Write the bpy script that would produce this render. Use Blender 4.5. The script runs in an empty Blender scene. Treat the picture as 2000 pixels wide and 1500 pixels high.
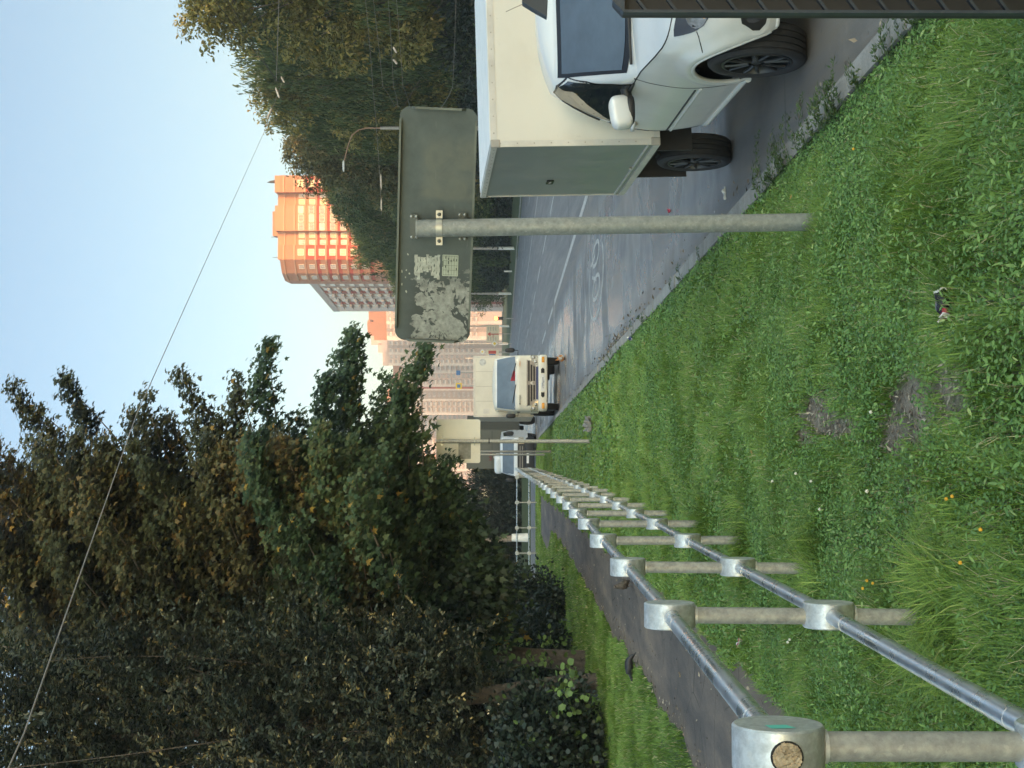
import bpy, bmesh, math, random
import numpy as np
from mathutils import Vector, Matrix
random.seed(7); RNG = np.random.default_rng(7)
SC = bpy.context.scene; COL = SC.collection
R = math.radians; EXPO = 1.3; GRASS = 1.0; HAZE = .00045; SKY_LO, SKY_HI = (.88, .86, .86), (4.1, 3.5, 2.6)
F, H, VH = 2773.0, 1.85, 976.0          # focal length in photo pixels, eye height, horizon row (upright photo)
def P(u, v, d): return Vector(((u-750)/F*d, d, H-(v-VH)/F*d))
def G(u, v, z=0.0):
    d = (H-z)*F/(v-VH); return Vector(((u-750)/F*d, d, z))
def curbx(y): return 2.05-.068*y
def farx(y): return 23.3-.067*y
def sstep(t):
    t = np.clip(t, 0, 1); return t*t*(3-2*t)
ZY = [-10, 0, 2.75, 5, 7, 9.35, 11.5, 14, 18, 25, 35, 45, 60, 66]
ZZ = [.36, .36, .345, .30, .255, .215, .175, .14, .10, .08, .10, .13, .16, .12]
def gz(x, y):
    """height of the ground (arrays welcome)"""
    x = np.asarray(x, float); y = np.asarray(y, float)
    zv = np.interp(y, ZY, ZZ)
    s = curbx(y)-x
    zl = .115+(zv-.115)*sstep((s-.15)/1.2)+.025*np.sin(x*2.3+y*.7)*np.sin(y*1.4)*sstep((s-.3)/.6)*np.clip(1.2-y/30, .2, 1)
    left2 = .02+.35*sstep((y-86)/6)
    zl = np.where(y > 69, np.where(y < 85, -.03, left2), zl)
    zr = .12+.55*sstep((x-farx(y))/2.5)
    z = np.where(s > 0, zl, np.where(x > farx(y), zr, -.03))
    return z

# ---------------------------------------------------------------- objects
def setp(o, label=None, cat=None, group=None, kind=None):
    if label: o['label'] = label
    if cat: o['category'] = cat
    if group: o['group'] = group
    if kind: o['kind'] = kind
    return o
def empty(name, loc, rz=0, label=None, cat=None, group=None):
    o = bpy.data.objects.new(name, None); COL.objects.link(o)
    o.location = loc; o.rotation_euler = (0, 0, rz); o.empty_display_size = .2
    return setp(o, label, cat, group)
def copy_tree(o, parent=None):
    c = o.copy(); COL.objects.link(c)
    if parent: c.parent = parent
    for ch in list(o.children): copy_tree(ch, c)
    return c
def link(name, me, mats, parent=None):
    o = bpy.data.objects.new(name, me); COL.objects.link(o)
    for m in (mats if isinstance(mats, (list, tuple)) else [mats]): me.materials.append(m)
    if parent: o.parent = parent
    return o

class MB:
    def __init__(s): s.v = []; s.f = []; s.mi = []; s.cur = 0
    def add(s, vs, fs):
        b = len(s.v); s.v += [tuple(p) for p in vs]
        for f in fs: s.f.append(tuple(b+i for i in f)); s.mi.append(s.cur)
        return s
    def box(s, c, d, M=None):
        x, y, z = d[0]/2, d[1]/2, d[2]/2; c = Vector(c)
        vs = [Vector((i*x, j*y, k*z)) for i in (-1, 1) for j in (-1, 1) for k in (-1, 1)]
        if M is not None: vs = [M@p for p in vs]
        return s.add([c+p for p in vs], [(0, 1, 3, 2), (4, 6, 7, 5), (0, 4, 5, 1), (2, 3, 7, 6), (0, 2, 6, 4), (1, 5, 7, 3)])
    def tube(s, pts, r, n=8, cap=True):
        pts = [Vector(p) for p in pts]; m = len(pts)
        rs = r if isinstance(r, (list, tuple)) else [r]*m
        ref = None; vs = []
        for i, p in enumerate(pts):
            t = (pts[min(i+1, m-1)]-pts[max(i-1, 0)]).normalized()
            if ref is None: ref = Vector((0, 0, 1)) if abs(t.z) < .9 else Vector((1, 0, 0))
            a = t.cross(ref).normalized(); b = a.cross(t).normalized(); ref = b
            for k in range(n):
                w = 2*math.pi*k/n; vs.append(p+(a*math.cos(w)+b*math.sin(w))*rs[i])
        fs = [(i*n+k, i*n+(k+1) % n, (i+1)*n+(k+1) % n, (i+1)*n+k) for i in range(m-1) for k in range(n)]
        if cap: fs += [tuple(range(n))[::-1], tuple((m-1)*n+k for k in range(n))]
        return s.add(vs, fs)
    def cyl(s, a, b, r0, r1=None, n=16, cap=True): return s.tube([a, b], [r0, r0 if r1 is None else r1], n, cap)
    def prism(s, poly, fn, t0, t1):
        n = len(poly); vs = [fn(a, b, t0) for a, b in poly]+[fn(a, b, t1) for a, b in poly]
        return s.add(vs, [tuple(range(n))[::-1], tuple(range(n, 2*n))]+[(i, (i+1) % n, n+(i+1) % n, n+i) for i in range(n)])
    def grid(s, rows, closed=False):
        n = len(rows[0]); vs = [p for r in rows for p in r]
        kk = n if closed else n-1
        return s.add(vs, [(i*n+k, i*n+(k+1) % n, (i+1)*n+(k+1) % n, (i+1)*n+k) for i in range(len(rows)-1) for k in range(kk)])
    def lathe(s, prof, n, fn):
        rows = [[fn(r*math.cos(2*math.pi*k/n), r*math.sin(2*math.pi*k/n), z) for k in range(n)] for r, z in prof]
        return s.grid(rows, True)
    def blob(s, c, rad, e=2.0, n=14, M=None):
        """superellipsoid: e=2 round, larger = boxier"""
        c = Vector(c); pw = lambda q: math.copysign(abs(q)**(2/e), q); rows = []
        for i in range(n+1):
            th = -math.pi/2+math.pi*i/n; row = []
            for k in range(2*n):
                ph = 2*math.pi*k/(2*n)
                p = Vector((rad[0]*pw(math.cos(th))*pw(math.cos(ph)), rad[1]*pw(math.cos(th))*pw(math.sin(ph)), rad[2]*pw(math.sin(th))))
                row.append(c+(M@p if M is not None else p))
            rows.append(row)
        return s.grid(rows, True)
    def xf(s, M): s.v = [tuple(M@Vector(p)) for p in s.v]; return s
    def build(s, name, mats, parent=None, smooth=None, bevel=None, weld=False):
        me = bpy.data.meshes.new(name); me.from_pydata(s.v, [], s.f)
        if any(s.mi): me.polygons.foreach_set('material_index', s.mi)
        o = link(name, me, mats, parent)
        if weld:
            bm = bmesh.new(); bm.from_mesh(me); bmesh.ops.remove_doubles(bm, verts=bm.verts, dist=1e-5); bm.to_mesh(me); bm.free()
        me.validate()
        bm = bmesh.new(); bm.from_mesh(me); bmesh.ops.recalc_face_normals(bm, faces=bm.faces); bm.to_mesh(me); bm.free()
        if smooth is not None:
            me.polygons.foreach_set('use_smooth', [True]*len(me.polygons)); me.set_sharp_from_angle(angle=R(smooth))
        if bevel:
            m = o.modifiers.new('bevel', 'BEVEL'); m.width = bevel; m.segments = 2; m.limit_method = 'ANGLE'; m.angle_limit = R(40)
        return o

def fastmesh(name, V, Fc, mats, parent=None, rnd=None, smooth=False):
    V = np.ascontiguousarray(V, np.float32); Fc = np.ascontiguousarray(Fc, np.int32)
    me = bpy.data.meshes.new(name); n, k = Fc.shape
    me.vertices.add(len(V)); me.vertices.foreach_set('co', V.ravel())
    me.loops.add(n*k); me.loops.foreach_set('vertex_index', Fc.ravel())
    me.polygons.add(n); me.polygons.foreach_set('loop_start', np.arange(0, n*k, k, dtype=np.int32))
    me.update(calc_edges=True)
    if smooth: me.polygons.foreach_set('use_smooth', np.ones(n, bool))
    if rnd is not None:
        a = me.attributes.new('rnd', 'FLOAT', 'POINT'); a.data.foreach_set('value', np.ascontiguousarray(rnd, np.float32))
    return link(name, me, mats, parent)

MAPLE = np.array([(0, 0, 0), (.16, -.14, -.02), (.44, -.02, -.05), (.26, .13, -.02), (.66, .42, -.14), (.25, .40, -.02), (.16, .62, -.03), (0, 1.08, -.14),
                  (-.16, .62, -.03), (-.25, .40, -.02), (-.66, .42, -.14), (-.26, .13, -.02), (-.44, -.02, -.05), (-.16, -.14, -.02)])
OVAL = np.array([(0, 0, 0), (.22, .3, .04), (.2, .65, .02), (0, 1, -.08), (-.2, .65, .02), (-.22, .3, .04)])
ROUND = np.array([(0, 0, 0), (.36, .2, .03), (.42, .6, .03), (0, 1, -.04), (-.42, .6, .03), (-.36, .2, .03)])
LONG = np.array([(0, 0, 0), (.11, .35, .03), (0, 1, -.1), (-.11, .35, .03)])
def nrm(a): return a/(np.linalg.norm(a, axis=-1, keepdims=True)+1e-9)
def leaves(tmpl, pos, ydir, ndir, size):
    """one n-gon leaf per position; returns verts, faces"""
    y = nrm(ydir); z = nrm(ndir-(ndir*y).sum(-1, keepdims=True)*y); x = np.cross(y, z)
    B = np.stack([x, y, z], -1)                          # columns
    V = np.einsum('nij,kj->nki', B, tmpl)*size[:, None, None]+pos[:, None, :]
    n, k = len(pos), len(tmpl)
    return V.reshape(-1, 3), np.arange(n*k).reshape(n, k)

# ---------------------------------------------------------------- materials
def newmat(name):
    m = bpy.data.materials.new(name); m.use_nodes = True
    nt = m.node_tree; b = nt.nodes['Principled BSDF']; return m, nt, b
def col4(c): return (c[0], c[1], c[2], 1)
def ramp(nt, fac, stops, interp='LINEAR'):
    r = nt.nodes.new('ShaderNodeValToRGB'); cr = r.color_ramp; cr.interpolation = interp
    while len(cr.elements) < len(stops): cr.elements.new(.5)
    for e, (p, c) in zip(cr.elements, stops): e.position = p; e.color = col4(c)
    nt.links.new(fac, r.inputs[0]); return r.outputs[0]
def noise(nt, scale, detail=4, rough=.6, vec=None, dist=0):
    n = nt.nodes.new('ShaderNodeTexNoise'); n.inputs['Scale'].default_value = scale
    n.inputs['Detail'].default_value = detail; n.inputs['Roughness'].default_value = rough; n.inputs['Distortion'].default_value = dist
    if vec is None:
        t = nt.nodes.new('ShaderNodeTexCoord'); vec = t.outputs['Object']
    nt.links.new(vec, n.inputs['Vector']); return n.outputs['Fac']
def mapping(nt, scale=(1, 1, 1), kind='Object', loc=(0, 0, 0)):
    t = nt.nodes.new('ShaderNodeTexCoord'); m = nt.nodes.new('ShaderNodeMapping')
    m.inputs['Scale'].default_value = scale; m.inputs['Location'].default_value = loc
    nt.links.new(t.outputs[kind], m.inputs[0]); return m.outputs[0]
def mixc(nt, fac, a, b, mode='MIX'):
    m = nt.nodes.new('ShaderNodeMix'); m.data_type = 'RGBA'; m.blend_type = mode
    for s, val in ((0, fac), (6, a), (7, b)):
        if isinstance(val, bpy.types.NodeSocket): nt.links.new(val, m.inputs[s])
        elif isinstance(val, (int, float)): m.inputs[s].default_value = val
        else: m.inputs[s].default_value = col4(val)
    return m.outputs[2]
def math_(nt, op, a, b=None, clamp=False):
    m = nt.nodes.new('ShaderNodeMath'); m.operation = op; m.use_clamp = clamp
    for i, val in enumerate((a, b)):
        if val is None: continue
        if isinstance(val, bpy.types.NodeSocket): nt.links.new(val, m.inputs[i])
        else: m.inputs[i].default_value = val
    return m.outputs[0]
def bump(nt, b, h, strength=.3, dist=.01):
    n = nt.nodes.new('ShaderNodeBump'); n.inputs['Strength'].default_value = strength; n.inputs['Distance'].default_value = dist
    nt.links.new(h, n.inputs['Height']); nt.links.new(n.outputs[0], b.inputs['Normal'])
def simple(name, c, rough=.6, metal=0, var=.12, scale=6, coat=0, spec=.5, bmp=0, bscale=60):
    m, nt, b = newmat(name)
    f = noise(nt, scale, 5)
    lo = tuple(x*(1-var) for x in c); hi = tuple(min(1, x*(1+var)) for x in c)
    nt.links.new(ramp(nt, f, [(.3, lo), (.7, hi)]), b.inputs['Base Color'])
    b.inputs['Roughness'].default_value = rough; b.inputs['Metallic'].default_value = metal
    b.inputs['Coat Weight'].default_value = coat; b.inputs['Coat Roughness'].default_value = .08
    b.inputs['Specular IOR Level'].default_value = spec
    if bmp: bump(nt, b, noise(nt, bscale, 4), bmp)
    return m
def leafmat(name, stops, trans=.3, rough=.5, patch=0):
    m, nt, b = newmat(name)
    a = nt.nodes.new('ShaderNodeAttribute'); a.attribute_name = 'rnd'
    fac = a.outputs['Fac']
    c = ramp(nt, fac, stops)
    if patch:
        pn = noise(nt, patch, 3); c = mixc(nt, math_(nt, 'MULTIPLY', pn, .6), c, ramp(nt, fac, [(0, (.085, .075, .022)), (1, (.15, .12, .035))]))
    nt.links.new(c, b.inputs['Base Color']); b.inputs['Roughness'].default_value = rough
    b.inputs['Specular IOR Level'].default_value = .35
    t = nt.nodes.new('ShaderNodeBsdfTranslucent'); nt.links.new(c, t.inputs['Color'])
    mx = nt.nodes.new('ShaderNodeMixShader'); mx.inputs[0].default_value = trans
    nt.links.new(b.outputs[0], mx.inputs[1]); nt.links.new(t.outputs[0], mx.inputs[2])
    nt.links.new(mx.outputs[0], nt.nodes['Material Output'].inputs[0])
    return m
M = {}
M['galv'] = None
def galv(name, c, rough=.42, metal=.75, blot=22, k=1.0):
    m, nt, b = newmat(name)
    v = nt.nodes.new('ShaderNodeTexVoronoi'); v.inputs['Scale'].default_value = blot*2
    nt.links.new(mapping(nt), v.inputs['Vector'])
    f = noise(nt, blot, 6, .7, dist=.15)
    c1 = ramp(nt, f, [(.36, tuple(x*(1-.5*k) for x in c)), (.5, c), (.64, tuple(min(1, x*(1+.6*k)) for x in c))])
    c2 = mixc(nt, .3, c1, ramp(nt, v.outputs['Distance'], [(.1, (.35,)*3), (.6, (.65,)*3)]), 'SOFT_LIGHT')
    s = noise(nt, blot*.35, 3); c3 = mixc(nt, ramp(nt, s, [(.56, (0, 0, 0)), (.66, (.5*k,)*3)]), c2, (.33, .30, .25))
    fl = noise(nt, blot*1.7, 2, .5); c3 = mixc(nt, ramp(nt, fl, [(.66, (0, 0, 0)), (.70, (.75*k,)*3)]), c3, (.62, .60, .54))
    nt.links.new(c3, b.inputs['Base Color'])
    nt.links.new(ramp(nt, f, [(.3, (rough+.18,)*3), (.7, (rough-.08,)*3)]), b.inputs['Roughness'])
    b.inputs['Metallic'].default_value = metal
    bump(nt, b, f, .12*k, .004); return m
M['galv_post'] = galv('galvanised post', (.33, .325, .30), .48, .45, 30, .42)
M['galv_rail'] = galv('galvanised rail', (.60, .62, .65), .25, .9, 5, .16)
M['galv_hub'] = galv('galvanised hub', (.50, .52, .52), .40, .6, 26, .45)
M['galv_pole'] = galv('grey sign pole', (.25, .265, .25), .5, .4, 26, .28)
M['steel'] = simple('zinc steel', (.42, .43, .40), .4, .8)
M['foam'] = simple('dry foam', (.42, .33, .22), .9, 0, .45, 45, bmp=.8, bscale=40)
M['teal'] = simple('teal sticker', (.12, .55, .45), .4)
M['rubber'] = simple('tyre rubber', (.022, .022, .024), .75, 0, .3, 30, bmp=.15, bscale=120)
M['black'] = simple('black plastic', (.018, .018, .02), .5, 0, .2, 20)
M['blackgloss'] = simple('black trim', (.012, .012, .014), .25)
M['under'] = simple('underbody', (.012, .012, .012), .8)
M['rim'] = simple('dark alloy', (.05, .052, .056), .4, .6, .15, 20)
M['rimback'] = simple('dark wheel back', (.006, .006, .006), .9)
def paint(name, c, dirt=(.40, .37, .32), coat=.6, rough=.34, amt=.3):
    m, nt, b = newmat(name)
    f = noise(nt, 2.2, 6, .65); g = noise(nt, 34, 3)
    dm = math_(nt, 'MULTIPLY', ramp(nt, f, [(.45, (0, 0, 0)), (.8, (amt,)*3)]), 1.0)
    c1 = mixc(nt, dm, c, dirt)
    sp = ramp(nt, g, [(.70, (0, 0, 0)), (.78, (.28,)*3)])
    c2 = mixc(nt, sp, c1, tuple(x*.55 for x in dirt))
    nt.links.new(c2, b.inputs['Base Color'])
    b.inputs['Coat Weight'].default_value = coat; b.inputs['Coat Roughness'].default_value = .14
    nt.links.new(ramp(nt, f, [(.3, (rough-.05,)*3), (.8, (rough+.2,)*3)]), b.inputs['Roughness']); return m
M['vanpaint'] = paint('silver-white van paint', (.70, .71, .705), coat=.7, rough=.36); M['vanpaint'].node_tree.nodes['Principled BSDF'].inputs['Metallic'].default_value = .12
M['boxlit'] = paint('cream box panel', (.70, .66, .58), (.42, .36, .27), .15, .5, .25)  # front of the white box, warm sky light put into its colour
M['boxshade'] = paint('white box side', (.22, .245, .235), (.5, .48, .43), .25, .4, .3)  # the box is white; its shaded look is put into this dark colour
M['alu'] = simple('aluminium trim', (.62, .60, .56), .45, .4)
M['bracketgrey'] = simple('grey corner cap', (.36, .33, .29), .6)
def glassm(name, c=(.02, .025, .03), rough=.03):
    m, nt, b = newmat(name)
    f = noise(nt, 3, 4)
    nt.links.new(ramp(nt, f, [(.3, c), (.75, tuple(x*1.6+.004 for x in c))]), b.inputs['Base Color'])
    b.inputs['Roughness'].default_value = rough; b.inputs['IOR'].default_value = 1.6
    b.inputs['Specular IOR Level'].default_value = .8; b.inputs['Coat Weight'].default_value = .5; b.inputs['Coat Roughness'].default_value = .02
    return m
M['glass'] = glassm('dark window glass')
M['wglass'] = glassm('windscreen glass', (.055, .075, .10), .06)
M['lamp'] = simple('headlamp', (.30, .30, .30), .12, .6, .5, 25, coat=1)
M['lampdark'] = glassm('smoked headlamp cover', (.03, .03, .035), .05)
M['amber'] = simple('amber lens', (.75, .33, .04), .2, 0, .2, 20, coat=.6)
M['white'] = simple('white paint', (.74, .74, .72), .5, 0, .08)
M['whitedirty'] = simple('dirty whitewash', (.60, .58, .52), .8, 0, .2, 9)
M['concrete'] = simple('pole concrete', (.40, .36, .33), .85, 0, .2, 5, bmp=.2)
M['wire'] = simple('wire', (.05, .05, .05), .6, .3)
M['wirelight'] = simple('pale wire', (.30, .27, .24), .6, .3)
M['insul'] = simple('white insulator', (.55, .48, .41), .5)
M['bark'] = simple('bark', (.075, .062, .05), .95, 0, .45, 14, bmp=1, bscale=22)
M['barkl'] = simple('pale bark', (.20, .16, .125), .95, 0, .4, 10, bmp=.8, bscale=22)
G_D, G_M, G_L, G_Y = (.018, .036, .016), (.034, .062, .024), (.06, .092, .034), (.22, .15, .03)
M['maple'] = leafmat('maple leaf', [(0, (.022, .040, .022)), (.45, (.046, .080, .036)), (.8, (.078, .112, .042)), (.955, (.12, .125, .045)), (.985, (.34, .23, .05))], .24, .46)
M['maplebrown'] = leafmat('turning maple leaf', [(0, (.032, .042, .022)), (.45, (.066, .074, .032)), (.8, (.105, .096, .038)), (.95, (.18, .125, .045)), (.985, (.40, .25, .06))], .24, .46)
M['elm'] = leafmat('small grey-green leaf', [(0, (.024, .034, .026)), (.45, (.05, .064, .044)), (.8, (.105, .11, .066)), (.95, (.27, .22, .11)), (1, (.40, .31, .13))], .18, .38)
M['hedge'] = leafmat('hedge leaf', [(0, (.016, .026, .02)), (.6, (.03, .046, .032)), (.97, (.05, .068, .042)), (1, (.10, .16, .04))], .18, .4)
M['vine'] = leafmat('bright vine leaf', [(0, (.09, .15, .05)), (1, (.18, .27, .08))], .3, .45)
M['treefar'] = leafmat('linden leaf', [(0, (.034, .060, .024)), (.5, (.078, .115, .038)), (.9, (.135, .168, .056)), (1, (.22, .22, .08))], .3, .5)
M['treegold'] = leafmat('golden drooping leaf', [(0, (.13, .125, .035)), (.5, (.24, .215, .06)), (.9, (.36, .30, .085)), (1, (.46, .34, .12))], .32, .5)
M['treebrown'] = leafmat('brownish leaf', [(0, (.06, .068, .03)), (.5, (.12, .125, .047)), (.85, (.20, .17, .07)), (1, (.30, .21, .09))], .32, .5)
M['conifer'] = leafmat('blue-green foliage', [(0, (.016, .026, .022)), (.6, (.03, .045, .034)), (1, (.055, .07, .04))], .15, .5)
M['grass'] = leafmat('grass blade', [(0, (.08, .16, .028)), (.5, (.20, .32, .055)), (.85, (.35, .47, .10)), (.96, (.48, .46, .17)), (1, (.58, .50, .28))], .3, .36)
M['clover'] = leafmat('clover leaf', [(0, (.07, .15, .042)), (.5, (.15, .275, .072)), (.9, (.25, .40, .115)), (1, (.36, .47, .17))], .28, .30)
M['weed'] = leafmat('weed leaf', [(0, (.06, .10, .028)), (1, (.15, .20, .06))], .3, .45)
# ---------------------------------------------------------------- camera, light
cam = bpy.data.objects.new('camera', bpy.data.cameras.new('camera')); COL.objects.link(cam); SC.camera = cam
cam.data.sensor_width = 36; cam.data.lens = 36*F/2000; cam.data.clip_end = 6000; cam.data.clip_start = .05
th = math.atan((1000-VH)/F)                                   # looks very slightly down; phone held sideways
vd = Vector((0, math.cos(th), -math.sin(th))); dn = Vector((0, -math.sin(th), -math.cos(th)))
cam.matrix_world = Matrix.Translation((0, 0, H)) @ Matrix((dn, Vector((1, 0, 0)), -vd)).transposed().to_4x4()
SUN_EL, SUN_AZ = R(7), R(150)                                # azimuth clockwise from +Y: behind the viewer, to the right
w = bpy.data.worlds.new('World'); SC.world = w; w.use_nodes = True
nt = w.node_tree; bg = nt.nodes['Background']; sky = nt.nodes.new('ShaderNodeTexSky'); sky.sky_type = 'NISHITA'
sky.sun_disc = False; sky.sun_elevation = SUN_EL; sky.sun_rotation = SUN_AZ
sky.altitude = 0; sky.air_density = 1.0; sky.dust_density = .6; sky.ozone_density = 1.6
# clear sky with added gain behind the viewer and overhead to brighten the foreground
tcw = nt.nodes.new('ShaderNodeTexCoord'); dt = nt.nodes.new('ShaderNodeVectorMath'); dt.operation = 'DOT_PRODUCT'
nt.links.new(tcw.outputs['Generated'], dt.inputs[0]); dt.inputs[1].default_value = Vector((.42, -.74, .52)).normalized()
mr = nt.nodes.new('ShaderNodeMapRange'); mr.interpolation_type = 'SMOOTHSTEP'; nt.links.new(dt.outputs['Value'], mr.inputs[0])
mr.inputs[1].default_value = -.15; mr.inputs[2].default_value = .9
mv = nt.nodes.new('ShaderNodeMix'); mv.data_type = 'VECTOR'; nt.links.new(mr.outputs[0], mv.inputs[0]); mv.inputs[4].default_value = SKY_LO; mv.inputs[5].default_value = SKY_HI
sm_ = nt.nodes.new('ShaderNodeVectorMath'); sm_.operation = 'MULTIPLY'; nt.links.new(sky.outputs[0], sm_.inputs[0]); nt.links.new(mv.outputs[1], sm_.inputs[1])
nt.links.new(sm_.outputs[0], bg.inputs[0]); bg.inputs[1].default_value = .15
sun = bpy.data.objects.new('sun', bpy.data.lights.new('sun', 'SUN')); COL.objects.link(sun)
sun.data.energy = 1.9; sun.data.angle = R(.5); sun.data.color = (1, .57, .33)
sd = Vector((math.sin(SUN_AZ)*math.cos(SUN_EL), math.cos(SUN_AZ)*math.cos(SUN_EL), math.sin(SUN_EL)))
sun.rotation_euler = sd.to_track_quat('Z', 'Y').to_euler()
SC.view_settings.view_transform = 'Standard'; SC.view_settings.look = 'None'; SC.view_settings.exposure = EXPO
SC.cycles.max_bounces = 6; SC.cycles.transparent_max_bounces = 6; SC.cycles.caustics_reflective = False; SC.cycles.caustics_refractive = False

# ---------------------------------------------------------------- ground, road, kerb, path
PLY = ([3, 12, 16, 22, 38, 46, 50, 56, 58], [-2.9, -3.27, -3.42, -3.85, -4.35, -4.75, -5.9, -6.1, -6.1])
PRY = ([3, 7.45, 9.86, 13.3, 25, 40, 54, 58], [-1.66, -1.80, -1.86, -2.08, -2.75, -3.5, -4.3, -4.4])
def wob(y, k): return .05*np.sin(y*1.9+k)+.035*np.sin(y*4.7+2*k)+.02*np.sin(y*11+k)
def pathl(y): return np.interp(y, *PLY)+wob(np.asarray(y, float), 1)
def pathr(y): return np.interp(y, *PRY)+wob(np.asarray(y, float), 4)
CY = 62.0                                                     # where the kerb turns off into the side street
def corner(x, y):
    cx = curbx(CY)-6
    return (y > CY) & (x > cx) & (np.hypot(x-cx, y-CY) > 6)
_gz = gz
def gz(x, y):
    x = np.asarray(x, float); y = np.asarray(y, float)
    z = _gz(x, y); s = curbx(y)-x
    lefty = (s > 0) & ((corner(x, y)) | (y > 68)) & (y < 85)
    z = np.where(lefty, -.03, z)
    return np.where((s > 0) & (y >= 85) & (y < 86), .1, z)
DIRT = [(-.15, 6.95, .125, .44), (-.25, 7.25, .08, .22), (-.19, 6.4, .07, .26), (-.08, 5.3, .15, .40), (-.18, 5.6, .10, .27), (-.02, 4.75, .11, .22)]
def dirtmask(x, y):
    m = np.zeros_like(x)
    wv = .3*np.sin(x*29+y*5)+.3*np.sin(y*17-x*9)+.25*np.sin(x*61-y*7)+.2*np.sin(y*41+x*33)
    for a, b, c, d in DIRT: m = np.maximum(m, 1.15-np.sqrt(((x-a)/c)**2+((y-b)/d)**2)+.45*wv)
    return m
ss = np.r_[-2500, -600, -200, -90, -60, -45, -35, -30, np.arange(-27, -21.4, .7), -21.27, -21.1, -12, -.002, .14,
           np.arange(.25, 4.3, .12), np.arange(4.3, 12, .4), 13, 15, 18, 22, 30, 45, 70, 120, 300, 900, 2500]
yy = np.r_[-400, -60, -15, np.arange(-3, 14, .14), np.arange(14, 30, .4), np.arange(30, 61, 1.0), np.arange(61, 68.5, .5), 68.6, 84.98, 85.02, 86.0, 86.4,
           np.arange(87, 100, 1.5), np.arange(102, 200, 5), 220, 260, 320, 420, 600, 1000, 1800, 3200]
Sg, Yg = np.meshgrid(ss, yy); Xg = curbx(np.minimum(Yg, 700))-Sg
Zg = gz(Xg, Yg)
V = np.stack([Xg, Yg, Zg], -1).reshape(-1, 3); nc = len(ss)
ii, jj = np.meshgrid(np.arange(len(yy)-1), np.arange(nc-1), indexing='ij')
q = (ii*nc+jj).ravel(); Fq = np.stack([q, q+nc, q+nc+1, q+1], 1)
m, nt, b = newmat('grassy soil')
f = noise(nt, 1.1, 6, .7); g = noise(nt, 26, 5, .7)
c1 = ramp(nt, g, [(.3, (.022, .036, .012)), (.55, (.05, .078, .022)), (.75, (.10, .105, .045))])
c2 = ramp(nt, g, [(.3, (.04, .04, .02)), (.7, (.13, .115, .07))])
nt.links.new(mixc(nt, ramp(nt, f, [(.52, (0, 0, 0)), (.72, (.8, .8, .8))]), c1, c2), b.inputs['Base Color'])
b.inputs['Roughness'].default_value = .95; bump(nt, b, g, .6, .03)
ground = setp(fastmesh('ground', V, Fq, m, smooth=True), kind='structure')
# bare earth
for i, (a, c, rx, ry) in enumerate(DIRT):
    pass
m, nt, b = newmat('bare earth'); g = noise(nt, 34, 7, .78, vec=mapping(nt, (1, .5, 1))); g2 = noise(nt, 5, 4)
c1 = ramp(nt, g, [(.3, (.24, .19, .145)), (.5, (.44, .365, .285)), (.72, (.60, .52, .42))])
nt.links.new(mixc(nt, ramp(nt, g2, [(.45, (0, 0, 0)), (.7, (.6, .6, .6))]), c1, (.10, .08, .055)), b.inputs['Base Color'])
b.inputs['Roughness'].default_value = 1; bump(nt, b, g, 1, .06)
xs = np.arange(-.9, .7, .04); ys = np.arange(4, 8.4, .06); Xd, Yd = np.meshgrid(xs, ys)
V = np.stack([Xd, Yd, gz(Xd, Yd)+.006-.02*(dirtmask(Xd, Yd) < -.05)], -1).reshape(-1, 3)
ii, jj = np.meshgrid(np.arange(len(ys)-1), np.arange(len(xs)-1), indexing='ij'); q = (ii*len(xs)+jj).ravel()
keep = (dirtmask(Xd, Yd)[:-1, :-1] > -.12).ravel()
setp(fastmesh('bare_earth', V, np.stack([q, q+1, q+len(xs)+1, q+len(xs)], 1)[keep], m, smooth=True), kind='structure')

# road
arc = [(curbx(CY)-6+6*math.cos(t), CY+6*math.sin(t)) for t in np.linspace(0, math.pi/2, 10)]
arc2 = [(curbx(91)-6+6*math.cos(t), 91+6*math.sin(t)) for t in np.linspace(-math.pi/2, 0, 10)]
out = [(curbx(-14), -14)]+arc+[(-90, 68), (-90, 85)]+arc2+[(curbx(700), 700), (farx(700), 700), (farx(-14), -14)]
me = bpy.data.meshes.new('road'); me.from_pydata([(x, y, 0) for x, y in out], [], [tuple(range(len(out)))])
m, nt, b = newmat('asphalt')
rot = mapping(nt, (1, .055, 1)); rotn = nt.nodes[-1]; rotn.inputs['Rotation'].default_value = (0, 0, R(-3.9))
st = noise(nt, 2.6, 5, .65, vec=rot, dist=.3); fine = noise(nt, 85, 3, .8); big = noise(nt, .35, 4, .6)
c1 = ramp(nt, st, [(.3, (.125, .12, .12)), (.52, (.175, .168, .165)), (.72, (.235, .222, .212))])
c2 = mixc(nt, .55, c1, ramp(nt, fine, [(.3, (.3, .3, .3)), (.72, (.75, .75, .75))]), 'OVERLAY')
# sandy brown drift along the kerb, a long damp streak
geo = nt.nodes.new('ShaderNodeNewGeometry'); sx = nt.nodes.new('ShaderNodeSeparateXYZ'); nt.links.new(geo.outputs['Position'], sx.inputs[0])
off = math_(nt, 'ADD', sx.outputs[0], math_(nt, 'MULTIPLY', sx.outputs[1], .068)); off = math_(nt, 'SUBTRACT', off, 2.05)   # metres from the kerb
def band(lo, hi, soft):
    a = nt.nodes.new('ShaderNodeMapRange'); a.interpolation_type = 'SMOOTHSTEP'; nt.links.new(off, a.inputs[0]); a.inputs[1].default_value = lo-soft; a.inputs[2].default_value = lo+soft
    c = nt.nodes.new('ShaderNodeMapRange'); c.interpolation_type = 'SMOOTHSTEP'; nt.links.new(off, c.inputs[0]); c.inputs[1].default_value = hi+soft; c.inputs[2].default_value = hi-soft
    return math_(nt, 'MULTIPLY', a.outputs[0], c.outputs[0])
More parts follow.
